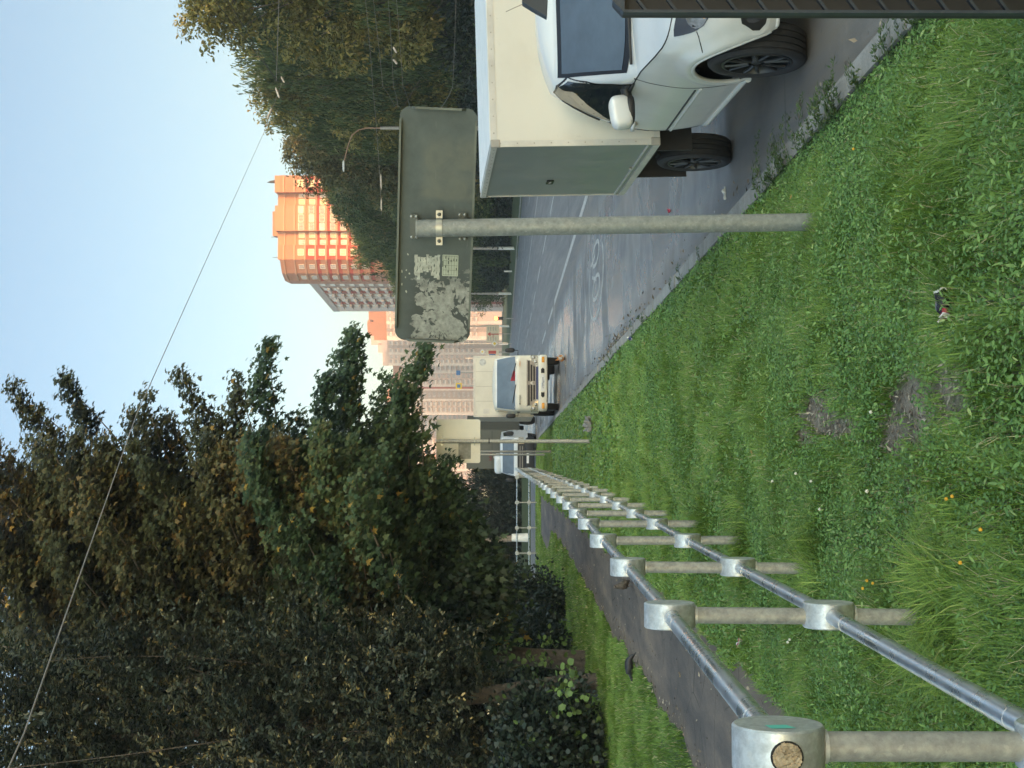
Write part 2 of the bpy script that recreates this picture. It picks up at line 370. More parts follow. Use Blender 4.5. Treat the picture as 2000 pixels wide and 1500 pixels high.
sand = math_(nt, 'MULTIPLY', band(-.3, 3.9, .9), ramp(nt, st, [(.44, (0, 0, 0)), (.66, (.85, .85, .85))]))
c3 = mixc(nt, sand, c2, (.20, .165, .125))
drift = math_(nt, 'MULTIPLY', band(-.4, .35, .25), ramp(nt, noise(nt, 1.6, 5, .7, vec=rot), [(.46, (0, 0, 0)), (.6, (.9, .9, .9))]))
c4 = mixc(nt, drift, c3, (.16, .125, .085))
damp = math_(nt, 'MULTIPLY', band(.2, 3.1, .5), ramp(nt, big, [(.40, (0, 0, 0)), (.56, (1, 1, 1))]))
c5 = mixc(nt, math_(nt, 'MULTIPLY', damp, .45), c4, (.045, .045, .05))
vo = nt.nodes.new('ShaderNodeTexVoronoi'); vo.feature = 'DISTANCE_TO_EDGE'; vo.inputs['Scale'].default_value = .55
nn = nt.nodes.new('ShaderNodeTexNoise'); nn.inputs['Scale'].default_value = 1.2; vv = nt.nodes.new('ShaderNodeVectorMath'); vv.operation = 'ADD'
nt.links.new(mapping(nt, (.35, 1, 1)), vv.inputs[0]); nt.links.new(nn.outputs['Color'], vv.inputs[1]); nt.links.new(vv.outputs[0], vo.inputs['Vector'])
ck = math_(nt, 'MULTIPLY', ramp(nt, vo.outputs['Distance'], [(0, (1, 1, 1)), (.012, (0, 0, 0))]), ramp(nt, noise(nt, .3, 2), [(.5, (0, 0, 0)), (.58, (.7, .7, .7))]))
c5 = mixc(nt, ck, c5, (.03, .03, .03)); spots = ramp(nt, noise(nt, 9, 2, .4), [(.70, (0, 0, 0)), (.76, (.55, .55, .55))]); c5 = mixc(nt, spots, c5, (.05, .047, .045))
nt.links.new(c5, b.inputs['Base Color'])
rg = nt.nodes.new('ShaderNodeMapRange'); nt.links.new(damp, rg.inputs[0]); rg.inputs[3].default_value = .62; rg.inputs[4].default_value = .17
nt.links.new(rg.outputs[0], b.inputs['Roughness']); bump(nt, b, fine, .35, .012)
setp(link('road', me, m), kind='structure')
# painted markings (thin sheets)
m, nt, b = newmat('worn road paint'); f = noise(nt, 7, 6, .75); 
nt.links.new(ramp(nt, f, [(.33, (.18, .175, .17)), (.48, (.42, .41, .39)), (.62, (.60, .59, .56))]), b.inputs['Base Color']); b.inputs['Roughness'].default_value = .6
M['roadpaint'] = m
mk = MB()
def line(x0, k, y0, y1, wd=.15):
    n = max(1, int((y1-y0)/8))
    for i in range(n):
        a = y0+(y1-y0)*i/n; c = y0+(y1-y0)*(i+1)/n
        mk.add([(x0+k*a-wd/2, a, .004), (x0+k*a+wd/2, a, .004), (x0+k*c+wd/2, c, .004), (x0+k*c-wd/2, c, .004)], [(0, 1, 2, 3)])
line(6.1, -.07, 3, 48.0, .2)
mk.add([(.2, 48.05, .004), (2.65, 48.05, .004), (2.65, 48.35, .004), (.2, 48.35, .004)], [(0, 1, 2, 3)])
for a in (49.5, 57, 66, 74, 83): line(6.1, -.07, a, a+4.5, .15)
for a in range(5, 160, 9): line(9.75, -.068, a+5.5, a+11, .14)
line(13.7, -.066, 3, 230, .16)
for a in range(4, 160, 9): line(17.4, -.067, a, a+5, .14)
def ring(cx, cy, rx, ry, wd, a0=0, a1=360, n=40):
    for i in range(n):
        p, q2 = R(a0+(a1-a0)*i/n), R(a0+(a1-a0)*(i+1)/n)
        k = lambda t, r: (cx+(rx+r)*math.cos(t)-.068*((ry+r*3)*math.sin(t)), cy+(ry+r*3)*math.sin(t), .004)
        mk.add([k(p, -wd/2), k(p, wd/2), k(q2, wd/2), k(q2, -wd/2)], [(0, 1, 2, 3)])
ring(2.05, 27.3, .78, 2.0, .07, 60, 300)
ring(1.85, 27.2, .21, .95, .075); ring(2.5, 27.3, .2, .9, .075)
def stroke(ax, ay, bx, by, wd=.07):
    mk.add([(ax-wd/2, ay, .0045), (ax+wd/2, ay, .0045), (bx+wd/2, by, .0045), (bx-wd/2, by, .0045)], [(0, 1, 2, 3)])
stroke(2.02, 27.9, 2.38, 28.2); stroke(2.0, 27.1, 2.12, 28.3); stroke(2.5, 27.4, 2.36, 28.8); stroke(2.3, 28.8, 2.42, 28.9)
ring(1.1, 50.6, .22, 1.2, .08)
setp(mk.build('road_marking', M['roadpaint']), kind='structure')

# kerb: separate stones of one metre
m, nt, b = newmat('kerb concrete'); f = noise(nt, 3, 6, .7); g = noise(nt, 60, 4, .7)
c1 = ramp(nt, f, [(.3, (.20, .185, .165)), (.7, (.36, .34, .31))]); nt.links.new(mixc(nt, .5, c1, ramp(nt, g, [(.3, (.3, .3, .3)), (.7, (.7, .7, .7))]), 'OVERLAY'), b.inputs['Base Color'])
b.inputs['Roughness'].default_value = .9; bump(nt, b, g, .5, .01); M['kerb'] = m
kb = MB()
path = [(curbx(y), y) for y in np.arange(-4, 62.01, 1.0)]+arc[1:]+[(curbx(CY)-6-i, 68) for i in range(1, 60)]
for (x0, y0), (x1, y1) in zip(path, path[1:]):
    t = Vector((x1-x0, y1-y0, 0)); L = t.length; t /= L; n = Vector((-t.y, t.x, 0)); a = Vector((x0, y0, 0))+t*.006
    dz = random.uniform(-.008, .008); dn_ = random.uniform(-.008, .008); L -= .012
    prof = [(0+dn_, -.05), (0+dn_, .105+dz), (.022+dn_, .125+dz), (.15+dn_, .128+dz), (.15+dn_, -.05)]
    kb.prism(prof, lambda p, q2, s: a+n*p+Vector((0, 0, q2))+t*s, 0, L)
kb2 = [(farx(y), y) for y in range(-10, 260, 2)]
for (x0, y0), (x1, y1) in zip(kb2, kb2[1:]):
    kb.prism([(-.02, -.05), (-.02, .15), (.16, .16), (.16, -.05)], lambda p, q2, s: Vector((x0+(x1-x0)*s+p, y0+(y1-y0)*s, q2)), .004, .996)
setp(kb.build('kerb', M['kerb']), kind='structure')

# asphalt footpath
rows = []; ys = np.r_[np.arange(2.5, 20, .12), np.arange(20, 58, .5)]
for y in ys:
    l, r = float(pathl(y)), float(pathr(y)); rows.append([(x, y, float(gz(x, y))+.008) for x in np.linspace(l, r, 9)])
pm = MB(); pm.grid(rows)
m, nt, b = newmat('old path asphalt')
mp = mapping(nt, (1, .22, 1)); f = noise(nt, 1.8, 6, .7, vec=mp); g = noise(nt, 70, 5, .75)
c1 = ramp(nt, f, [(.3, (.065, .055, .052)), (.46, (.10, .085, .077)), (.57, (.15, .12, .10)), (.72, (.24, .185, .135))])
c2 = mixc(nt, .6, c1, ramp(nt, g, [(.3, (.25, .25, .25)), (.7, (.72, .72, .72))]), 'OVERLAY')
vo = nt.nodes.new('ShaderNodeTexVoronoi'); vo.feature = 'DISTANCE_TO_EDGE'; vo.inputs['Scale'].default_value = 1.3
nn = nt.nodes.new('ShaderNodeTexNoise'); nn.inputs['Scale'].default_value = 3; vv = nt.nodes.new('ShaderNodeVectorMath'); vv.operation = 'ADD'
nt.links.new(mapping(nt), vv.inputs[0]); nt.links.new(nn.outputs['Color'], vv.inputs[1]); nt.links.new(vv.outputs[0], vo.inputs['Vector'])
ck = ramp(nt, vo.outputs['Distance'], [(0, (1, 1, 1)), (.012, (0, 0, 0))])
ck = math_(nt, 'MULTIPLY', ck, ramp(nt, noise(nt, .8, 2), [(.40, (0, 0, 0)), (.5, (1, 1, 1))]))
ea = nt.nodes.new('ShaderNodeAttribute'); ea.attribute_name = 'edge'
ed = math_(nt, 'MULTIPLY', ea.outputs['Fac'], ramp(nt, noise(nt, 4, 5, .7), [(.35, (.25,)*3), (.6, (1,)*3)]))
c2 = mixc(nt, math_(nt, 'MULTIPLY', ed, .85), c2, (.15, .11, .075))
nt.links.new(mixc(nt, ck, c2, (.012, .012, .012)), b.inputs['Base Color']); b.inputs['Roughness'].default_value = .85
bump(nt, b, g, .5, .012)
po = setp(pm.build('path', m, smooth=60), kind='structure'); at_ = po.data.attributes.new('edge', 'FLOAT', 'POINT')
at_.data.foreach_set('value', np.tile(np.array([1, .45, 0, 0, 0, 0, .1, .6, 1], np.float32), len(ys)))

# ---------------------------------------------------------------- grass and weeds (nobody could count them)
def okmask(x, y, ov=.0):
    s = curbx(y)-x
    ok = (s > .165-.3*ov*RNG.random(len(x))**4) & ~((x > pathl(y)+.03*RNG.random(len(x))) & (x < pathr(y)-ov*RNG.random(len(x))) & (y < 58)) & (y < 67.7) & ~corner(x, y)
    return ok & (dirtmask(x, y) < RNG.uniform(-.12, .52, len(x)))
_LAT = np.random.default_rng(99).random((256, 256))
def vnoise(x, y):
    i, j = np.floor(x).astype(int), np.floor(y).astype(int); u, v = x-i, y-j; u, v = u*u*(3-2*u), v*v*(3-2*v); L = lambda a, c: _LAT[a % 256, c % 256]
    return L(i, j)*(1-u)*(1-v)+L(i+1, j)*u*(1-v)+L(i, j+1)*(1-u)*v+L(i+1, j+1)*u*v
def lf(x, y, k):
    x, y = x*.97-y*.26, x*.26+y*.97
    return np.clip(.5+1.25*(.55*vnoise(x*k*1.6+37*k, y*k*1.0+11)+.3*vnoise(x*k*3.7+5, y*k*2.6+k*19)+.15*vnoise(x*k*9+3, y*k*7)-.5), 0, 1)
def region(n, y0, y1, xl, xr, pw=1.0):
    y = y0+(y1-y0)*RNG.random(n)**pw; x = xl(y)+(xr(y)-xl(y))*RNG.random(n); return x, y
def blades(x, y, h0, h1, w0, lean=.5):
    n = len(x); z = gz(x, y)-.008; tall = lf(x, y, 1.0)*.65+lf(x, y, 2.7)*.35
    hh = h0+(h1-h0)*(tall**2.0)*RNG.uniform(.35, 1.2, n)+.025*RNG.random(n); s_ = curbx(y)-x; hh = hh*np.where((s_ > -.2) & (s_ < 5), np.interp(s_, (.15, .32, .6), (.22, .5, 1)), 1); az = 6.283*2*vnoise(x*1.7+9, y*1.2+4)+RNG.normal(0, 1.1, n)
    wd = w0*RNG.uniform(.7, 1.3, n); ln = hh*lean*RNG.uniform(.3, 2.2, n)
    dx, dy = np.cos(az), np.sin(az); px, py = -dy, dx
    Vv = np.zeros((n, 6, 3))
    for i, (t, wf) in enumerate(((0, 1), (.55, .8), (1, .12))):
        bx = x+dx*ln*t*t; by = y+dy*ln*t*t; bz = z+hh*t*(1-.18*t*np.minimum(ln/hh, 1.6))
        for k, sg in enumerate((-1, 1)):
            Vv[:, i*2+k, 0] = bx+sg*px*wd*wf/2; Vv[:, i*2+k, 1] = by+sg*py*wd*wf/2; Vv[:, i*2+k, 2] = bz
    base = (np.arange(n)*6)[:, None]
    Ff = np.concatenate([base+np.array([0, 1, 3, 2]), base+np.array([2, 3, 5, 4])], 0)
    return Vv.reshape(-1, 3), Ff, n
def grow(name, parts, mat, tmplt=None):
    Vs, Fs, rs, o = [], [], [], 0
    for Vv, Ff, rr in parts: Vs.append(Vv); Fs.append(Ff+o); rs.append(rr); o += len(Vv)
    return setp(fastmesh(name, np.concatenate(Vs), np.concatenate(Fs), mat, rnd=np.concatenate(rs)), kind='stuff')
vl = lambda y: pathr(y)-.05
vr = lambda y: curbx(y)-.11
parts = []
DENS = GRASS
for n, y0, y1, a, c, h0, h1, w0, pw in ((190000, 3.3, 9, vl, vr, .03, .19, .0042, 1.0), (160000, 9, 21, vl, vr, .04, .15, .0072, 1.15), (120000, 21, 67, vl, vr, .04, .09, .016, 1.3),
                                   (90000, 9.5, 28, lambda y: pathl(y)-3.2, pathl, .04, .15, .008, 1.0), (14000, 4, 9.5, lambda y: pathl(y)-3.2, pathl, .04, .15, .008, 1.0), (60000, 28, 66, lambda y: pathl(y)-4, pathl, .05, .10, .018, 1.1),
                                   (30000, 57.5, 67.5, lambda y: -16+0*y, lambda y: curbx(y), .05, .10, .02, 1)):
    x, y = region(int(n*DENS), y0, y1, a, c, pw); k = okmask(x, y, .1); x, y = x[k], y[k]
    Vv, Ff, nn_ = blades(x, y, h0, h1, w0)
    hue = np.clip(.12+.55*lf(x, y, .9)*RNG.uniform(.4, 1, nn_)+.42*RNG.random(nn_)-.1, 0, .95); hue = np.where(RNG.random(nn_) < .055, 1, np.clip(hue+.13*np.clip((y-8)/10, 0, 1)-.22*(x < pathl(y)+.2), 0, .95))
    parts.append((Vv, Ff, np.repeat(hue, 6)))
# long lax tufts near the viewer's feet and by the fence
cx, cy = region(470, 3.4, 16, lambda y: pathr(y)+.1, lambda y: curbx(y)-.3)
k = dirtmask(cx, cy) < -.3; py_ = np.repeat(2.75+2.2*np.arange(9), 9); cx, cy = np.r_[cx[k], -.56-.0506*py_+RNG.normal(.02, .10, len(py_))], np.r_[cy[k], py_+RNG.normal(-.08, .13, len(py_))]
x = np.repeat(cx, 90)+RNG.normal(0, .06, 90*len(cx)); y = np.repeat(cy, 90)+RNG.normal(0, .08, 90*len(cx)); k = okmask(x, y); x, y = x[k], y[k]
Vv, Ff, nn_ = blades(x, y, .13, .32, .0042, 1.0); parts.append((Vv, Ff, np.repeat(np.clip(RNG.normal(.55, .2, nn_), 0, .96), 6)))
grow('grass', parts, M['grass'])
# broad-leaved turf: clover, knotweed, yarrow
parts = []
for n, y0, y1, sz, hh in ((190000, 3.3, 9, .0125, .08), (90000, 9, 20, .021, .075), (26000, 20, 45, .045, .08)):
    x, y = region(int(n*DENS), y0, y1, vl, vr); k = okmask(x, y, .1) & (lf(x, y, 1.3)*.5+lf(x, y, 3.1)*.5 > RNG.uniform(-.25, .62, len(x))); x, y = x[k], y[k]; n = len(x)
    z = gz(x, y)+hh*RNG.random(n)**.8*(.35+.75*lf(x, y, .8))*np.interp(curbx(y)-x, (.15, .32, .6), (.2, .5, 1)); pos = np.stack([x, y, z], 1)
    yd = np.stack([RNG.normal(0, 1, n), RNG.normal(0, 1, n), RNG.normal(.1, .45, n)], 1); nd = np.stack([RNG.normal(0, .55, n), RNG.normal(-.15, .55, n), np.ones(n)], 1)
    Vv, Ff = leaves(ROUND, pos, yd, nd, sz*RNG.uniform(.6, 1.4, n)); parts.append((Vv, Ff, np.repeat(np.clip(.2+.4*lf(x, y, .7)+RNG.normal(.1, .17, n), 0, 1), 6)))
parts2 = []
for n, y0, y1, sz, hh in ((52000, 3.3, 9, .024, .12), (30000, 9, 20, .036, .09)):
    x, y = region(int(n*DENS), y0, y1, vl, vr); k = okmask(x, y, .1) & (lf(x, y, 2.1)*.5+lf(y, x, 1.1)*.5 > RNG.uniform(.1, .8, len(x))); x, y = x[k], y[k]; n = len(x)
    z = gz(x, y)+hh*RNG.random(n)*(.45+.75*lf(x, y, 1.0))*np.interp(curbx(y)-x, (.15, .32, .6), (.2, .5, 1)); pos = np.stack([x, y, z], 1)
    yd = np.stack([RNG.normal(0, 1, n), RNG.normal(0, 1, n), RNG.normal(.25, .4, n)], 1); nd = np.stack([RNG.normal(0, .5, n), RNG.normal(-.1, .5, n), np.ones(n)], 1)
    Vv, Ff = leaves(np.array([(0, 0, 0), (.16, .3, .04), (.13, .65, .02), (0, 1, -.1), (-.13, .65, .02), (-.16, .3, .04)]), pos, yd, nd, sz*RNG.uniform(.6, 1.5, n)); parts.append((Vv, Ff, np.repeat(np.clip(.35+.45*lf(x, y, .7)+RNG.normal(.1, .18, n), 0, 1), 6)))
grow('clover_cover', parts, M['clover'])
# sprigs of knotweed leaning out over the kerb
parts = []
for k in range(80):
    y0 = RNG.uniform(4.5, 9.5) if k < 66 else RNG.uniform(11, 24); x0 = float(curbx(y0))-.19; L = RNG.uniform(.08, .24); n = 40
    t = np.linspace(0, 1, n); dxy = RNG.normal(0, .35, 2)+np.array((1.0, -.25)); px = x0+dxy[0]*L*t; py = y0+dxy[1]*L*t; pz = .14+L*.55*np.sin(t*2.2)*.6
    pos = np.stack([px, py, pz], 1)+RNG.normal(0, .006, (n, 3)); sd_ = np.where(np.arange(n) % 2, 1, -1)[:, None]
    yd = np.array((dxy[0], dxy[1], .3))[None]*.8+sd_*np.array((-dxy[1], dxy[0], .1))[None]+RNG.normal(0, .3, (n, 3)); nd = np.array((0, 0, 1.0))+RNG.normal(0, .4, (n, 3))
    Vv, Ff = leaves(LONG*np.array((1.3, 1, 1)), pos, yd, nd, .034*RNG.uniform(.7, 1.3, n)); parts.append((Vv, Ff, np.repeat(RNG.uniform(0, .6, n), 4)))
grow('kerb_weeds', parts, M['weed'])

# crumbs, straw and dead leaf bits on the bare earth, drift of dry leaves in the gutter
x = RNG.uniform(-.6, .5, 9000); y = RNG.uniform(4.2, 8, 9000); k = dirtmask(x, y) > -.05; x, y = x[k], y[k]; n = len(x)
pos = np.stack([x, y, gz(x, y)+.008+.008*RNG.random(n)], 1); yd = np.stack([RNG.normal(0, 1, n), RNG.normal(0, .6, n), RNG.normal(0, .25, n)], 1); nd = np.stack([RNG.normal(0, .4, n), RNG.normal(0, .4, n), np.ones(n)], 1)
M['crumb'] = leafmat('earth crumbs and straw', [(0, (.08, .06, .04)), (.35, (.22, .17, .12)), (.75, (.42, .35, .26)), (1, (.56, .48, .37))], .05, .9)
v1, f1 = leaves(LONG*np.array((1.4, 1, 1)), pos, yd, nd, RNG.uniform(.008, .04, n)); r1 = np.repeat(RNG.random(n), 4)
n = 900; y = np.r_[RNG.normal(22.5, 1.6, n//2), RNG.uniform(6, 40, n-n//2)]; x = curbx(y)+np.abs(RNG.normal(.02, .13, n))
pos = np.stack([x, y, .008+.03*RNG.random(n)], 1); yd = RNG.normal(0, 1, (n, 3))*np.array((1, 1, .25)); nd = RNG.normal(0, .4, (n, 3))+np.array((0, 0, 1.0))
v2, f2 = leaves(LONG*np.array((2.2, 1, 1)), pos, yd, nd, RNG.uniform(.02, .07, n)); n3 = 1500; y = RNG.uniform(8, 45, n3)**1.0; side_ = RNG.random(n3) < .6; e_ = np.abs(RNG.normal(0, .12, n3)); x = np.where(side_, pathl(y)+e_, np.where(RNG.random(n3) < .6, pathr(y)-e_, pathl(y)+(pathr(y)-pathl(y))*RNG.random(n3)))
pos = np.stack([x, y, gz(x, y)+.014+.01*RNG.random(n3)], 1); yd = RNG.normal(0, 1, (n3, 3))*np.array((1, 1, .2)); nd = RNG.normal(0, .3, (n3, 3))+np.array((0, 0, 1.0))
v3, f3 = leaves(LONG*np.array((2.4, 1, 1)), pos, yd, nd, RNG.uniform(.015, .05, n3))
grow('ground_litter', [(v1, f1, r1), (v2, f2, np.repeat(RNG.random(n)*.8, 4)), (v3, f3, np.repeat(RNG.random(n3)*.9, 4))], M['crumb'])
# ---------------------------------------------------------------- tubular railing
ZHY = [2.75, 4.95, 7.15, 9.35, 11.55, 13.75, 15.95, 18.15, 30, 45, 63]; ZHZ = [1.31, 1.257, 1.205, 1.168, 1.125, 1.092, 1.058, 1.04, 1.02, 1.08, 1.09]
def fx(y): return -.56-.0506*y
rail_root = empty('tubular_railing', (fx(2.75), 2.75, float(gz(fx(2.75), 2.75))), 0,
                  'long galvanised tubular railing with disc hubs running between the verge and the footpath', 'railing')
rl = rail_root.location
def disc(mb, c, axis, r, th, n=36):
    axis = axis.normalized(); mb.tube([c-axis*th/2, c-axis*(th/2-.004), c+axis*(th/2-.004), c+axis*th/2], [r-.004, r, r, r-.004], n)
def make_post(root, x, y, zh, zl, lean, plug=False, axis=Vector((1, .05, 0))):
    g = float(gz(x, y)); o = Vector(rl) if root is rail_root else Vector(root.location)
    b_ = MB(); b_.tube([Vector((x+lean*(1 if 1 else 0), y, g-.25))-o, Vector((x, y, zh))-o], .0288, 20)
    p = b_.build('post', M['galv_post'], root, smooth=50)
    for z in (zh, zl):
        h_ = MB(); c = Vector((x, y, z))-o; disc(h_, c, axis, .089, .088)
        h_.build('hub', M['galv_hub'], p, smooth=35)
        ws = MB(); ws.tube([c+Vector((0, 0, -.094)), c+Vector((0, 0, -.086))], [.033, .033], 16); ws.build('weld_ring', M['galv_hub'], p, smooth=50)
        if plug and z == zh:
            d_ = Vector((.02, -1, 0)).normalized(); q = c+d_*.088
            hm = MB(); hm.tube([q+d_*.0015, q-d_*.03], .031, 24); hm.build('socket', M['under'], p, smooth=50)
            fm = MB(); rr = random.Random(3); fm.tube([q+d_*.0025, q-d_*.006], .0275, 20)
            for k in range(110):
                a = rr.uniform(0, 6.28); rad = .024*math.sqrt(rr.random()); cc = q+Vector((math.cos(a)*rad, 0, math.sin(a)*rad))+d_*rr.uniform(-.001, .004)
                fm.box(cc, (rr.uniform(.003, .013), .006, rr.uniform(.002, .009)), Matrix.Rotation(rr.uniform(0, 3), 3, 'Y') @ Matrix.Rotation(rr.uniform(-.5, .5), 3, 'X'))
            fm.build('foam_plug', M['foam'], p, smooth=40)
            s_ = MB(); xa = axis.normalized(); ya = Vector((-xa.y, xa.x, 0)); e = c+xa*.0448
            s_.add([e+ya*a+Vector((0, 0, 1))*bz for a, bz in ((-.055, .022), (-.02, .03), (-.016, -.012), (-.05, -.026))], [(0, 1, 2, 3)])
            s_.build('sticker', M['teal'], p)
    return p
fpts = []
for i in range(28):
    y = 2.75+2.2*i; x = fx(y)+random.uniform(-.008, .008); zh = float(np.interp(y, ZHY, ZHZ)); zl = zh-.555
    fpts.append((Vector((x, y, zh)), Vector((x, y, zl))))
    make_post(rail_root, x, y, zh, zl, -.012 if i in (1, 2) else random.uniform(-.008, .008), i == 0)
for (a0, b0), (a1, b1) in zip(fpts, fpts[1:]):
    for p, q in ((a0, a1), (b0, b1)):
        r_ = MB(); d = (q-p); r_.tube([p+d*.036-rl, q-d*.036-rl], .0272, 20)
        for t in (.13, .87):
            c = p+d*t; r_.tube([c-d*.003-rl, c+d*.003-rl], .0279, 20)
        r_.build('rail', M['galv_rail'], rail_root, smooth=50)
cr = empty('tubular_railing', (fx(64.2), 64.2, .13), 0, 'short railing crossing the far end of the footpath beside the side street', 'railing')
cpts = [(Vector((fx(64.2)-.4-1.15*i, 64.2+.02*i, 1.07)), Vector((fx(64.2)-.4-1.15*i, 64.2+.02*i, .52))) for i in range(9)]
for a, b_ in cpts: make_post(cr, a.x, a.y, a.z, b_.z, 0, axis=Vector((0, 1, 0)))
co = Vector(cr.location)
for (a0, b0), (a1, b1) in zip(cpts, cpts[1:]):
    for p, q in ((a0, a1), (b0, b1)):
        r_ = MB(); r_.tube([p-co, q-co], .0272, 12); r_.build('rail', M['galv_rail'], cr, smooth=50)

# ---------------------------------------------------------------- road signs seen from behind
m, nt, b = newmat('back of sign, peeled paper')
tc = nt.nodes.new('ShaderNodeTexCoord'); sx = nt.nodes.new('ShaderNodeSeparateXYZ'); nt.links.new(tc.outputs['Object'], sx.inputs[0])
gr = noise(nt, 7, 6, .7); base = ramp(nt, gr, [(.3, (.055, .071, .069)), (.7, (.087, .108, .104))])
pat = noise(nt, 9, 7, .62, dist=1.1); pat2 = noise(nt, 30, 5, .7)
mk_ = nt.nodes.new('ShaderNodeMapRange'); nt.links.new(sx.outputs[0], mk_.inputs[0]); mk_.inputs[1].default_value = -.16; mk_.inputs[2].default_value = -.34
mz = nt.nodes.new('ShaderNodeMapRange'); nt.links.new(sx.outputs[2], mz.inputs[0]); mz.inputs[1].default_value = .17; mz.inputs[2].default_value = .09
mm = math_(nt, 'MULTIPLY', mk_.outputs[0], mz.outputs[0])
t = math_(nt, 'ADD', math_(nt, 'ADD', math_(nt, 'MULTIPLY', pat, .75), math_(nt, 'MULTIPLY', pat2, .25)), math_(nt, 'MULTIPLY', mm, .2)); res = ramp(nt, t, [(.665, (0, 0, 0)), (.675, (1, 1, 1))])
c1 = mixc(nt, math_(nt, 'MULTIPLY', res, mm), mixc(nt, math_(nt, 'MULTIPLY', mm, .6), base, (.022, .024, .022)), mixc(nt, ramp(nt, pat2, [(.3, (0, 0, 0)), (.7, (1, 1, 1))]), (.12, .124, .114), (.36, .37, .33)))
gx = nt.nodes.new('ShaderNodeMapRange'); nt.links.new(sx.outputs[0], gx.inputs[0]); gx.inputs[1].default_value = .13; gx.inputs[2].default_value = .16
gx2 = nt.nodes.new('ShaderNodeMapRange'); nt.links.new(sx.outputs[0], gx2.inputs[0]); gx2.inputs[1].default_value = .50; gx2.inputs[2].default_value = .42
gzz = nt.nodes.new('ShaderNodeMapRange'); nt.links.new(sx.outputs[2], gzz.inputs[0]); gzz.inputs[1].default_value = .10; gzz.inputs[2].default_value = .05
ghost = math_(nt, 'MULTIPLY', math_(nt, 'MULTIPLY', gx.outputs[0], gx2.outputs[0]), math_(nt, 'MULTIPLY', gzz.outputs[0], ramp(nt, pat, [(.35, (.15,)*3), (.65, (.6,)*3)])))
c1 = mixc(nt, ghost, c1, (.135, .14, .11))
sc = noise(nt, 40, 3, .6, vec=mapping(nt, (.15, 1, 1.2)))
c1 = mixc(nt, ramp(nt, sc, [(.66, (0, 0, 0)), (.72, (.22, .22, .22))]), c1, (.22, .23, .21))
nt.links.new(c1, b.inputs['Base Color']); b.inputs['Roughness'].default_value = .55; b.inputs['Metallic'].default_value = .15
M['signback'] = m
M['signrim'] = simple('sign bracket', (.09, .10, .09), .5, .2, .2, 9)
M['signrimd'] = simple('sign flange', (.115, .13, .11), .5, .2, .2, 9)
M['paper'] = simple('torn paper', (.40, .41, .35), .9, 0, .3, 30, bmp=.4)
M['label'] = simple('paper label', (.40, .43, .34), .8, 0, .12, 20)
M['ink'] = simple('ink', (.05, .06, .05), .8)
def rrect(w_, h_, r_, n=6):
    pts = []
    for cx_, cy_, a0 in ((w_/2-r_, h_/2-r_, 0), (-w_/2+r_, h_/2-r_, 90), (-w_/2+r_, -h_/2+r_, 180), (w_/2-r_, -h_/2+r_, 270)):
        for k in range(n+1):
            a = R(a0+90*k/n); pts.append((cx_+r_*math.cos(a), cy_+r_*math.sin(a)))
    return pts
base_ = Vector((310*7.45/F+.01, 7.45, 0)); base_.z = float(gz(base_.x, base_.y))
sg = empty('road_sign', base_, 0, 'back of wide green-grey road sign with peeled paper on a thick pole in the verge', 'road sign')
pb = MB(); topz = H-(815-VH)/F*7.45-base_.z; pr = .0465
pb.tube([(0.012, 0, -.12), (-.028, 0, topz)], pr, 28); pb.build('pole', M['galv_pole'], sg, smooth=50)
cap = MB(); cap.tube([(-.028, 0, topz-.001), (-.028, 0, topz+.006)], [pr+.002, pr+.001], 28); cap.build('pole_cap', M['galv_pole'], sg, smooth=50)
PW, PH = 1.245, .405
pc = Vector((P(1061, 849, 7.45).x-base_.x, pr+.045, P(1061, 849, 7.45).z-base_.z))
Mp = Matrix.Translation(pc) @ Matrix.Rotation(R(-14), 4, 'Z') @ Matrix.Rotation(R(2.3), 4, 'Y')
def XZ(a, b_, t): return Vector((a, t, b_))
pp = MB(); pp.prism(rrect(PW, PH, .055, 8), XZ, 0, .003); panel = pp.build('panel', M['signback'], sg, smooth=30); panel.matrix_local = Mp
def flange(x0, z0, x1, z1, dep=.03):
    f_ = MB(); d = Vector((x1-x0, 0, z1-z0)).normalized(); n = Vector((d.z, 0, -d.x)); a, c = Vector((x0, 0, z0)), Vector((x1, 0, z1)); e = d*.022; w_ = n*.011; y_ = Vector((0, -dep, 0))
    f_.add([a, c, c+w_, a+w_, a+e+y_, c-e+y_, c-e+w_+y_, a+e+w_+y_], [(0, 1, 2, 3), (7, 6, 5, 4), (0, 4, 5, 1), (2, 6, 7, 3), (0, 3, 7, 4), (1, 5, 6, 2)])
    return f_.build('rim_flange', M['signrimd'], panel)
flange(-PW/2+.06, PH/2, PW/2-.06, PH/2); flange(PW/2-.06, -PH/2, -PW/2+.06, -PH/2); flange(PW/2, PH/2-.06, PW/2, -PH/2+.06); flange(-PW/2, -PH/2+.06, -PW/2, PH/2-.06)
tp = MB(); rr = random.Random(5)
for k in range(9):                                   # torn vertical paper strips
    z0 = .105-.0150*k; L = rr.uniform(.075, .135); s0 = rr.uniform(-.012, .006)
    n = 9; up = [(-.155+s0-L*i/n, z0+rr.uniform(-.004, .003)) for i in range(n+1)]; lo = [(-.155+s0-L*i/n, z0-.0155+rr.uniform(-.001, .006)*(i % 3 == 1)) for i in range(n+1)][::-1]
    tp.prism(up+lo, XZ, -.0022+.0001*k, -.0008)
tp.build('torn_paper', M['paper'], panel)
for k in range(7):
    x_, z_ = rr.uniform(-.38, -.15), rr.uniform(.11, .175); tp = MB(); tp.prism([(x_+rr.uniform(.003, .010)*math.cos(t), z_+rr.uniform(.003, .006)*math.sin(t)) for t in np.linspace(0, 6.28, 8)[:-1]], XZ, -.002, -.0008); tp.build('paper_scrap', M['paper'], panel)
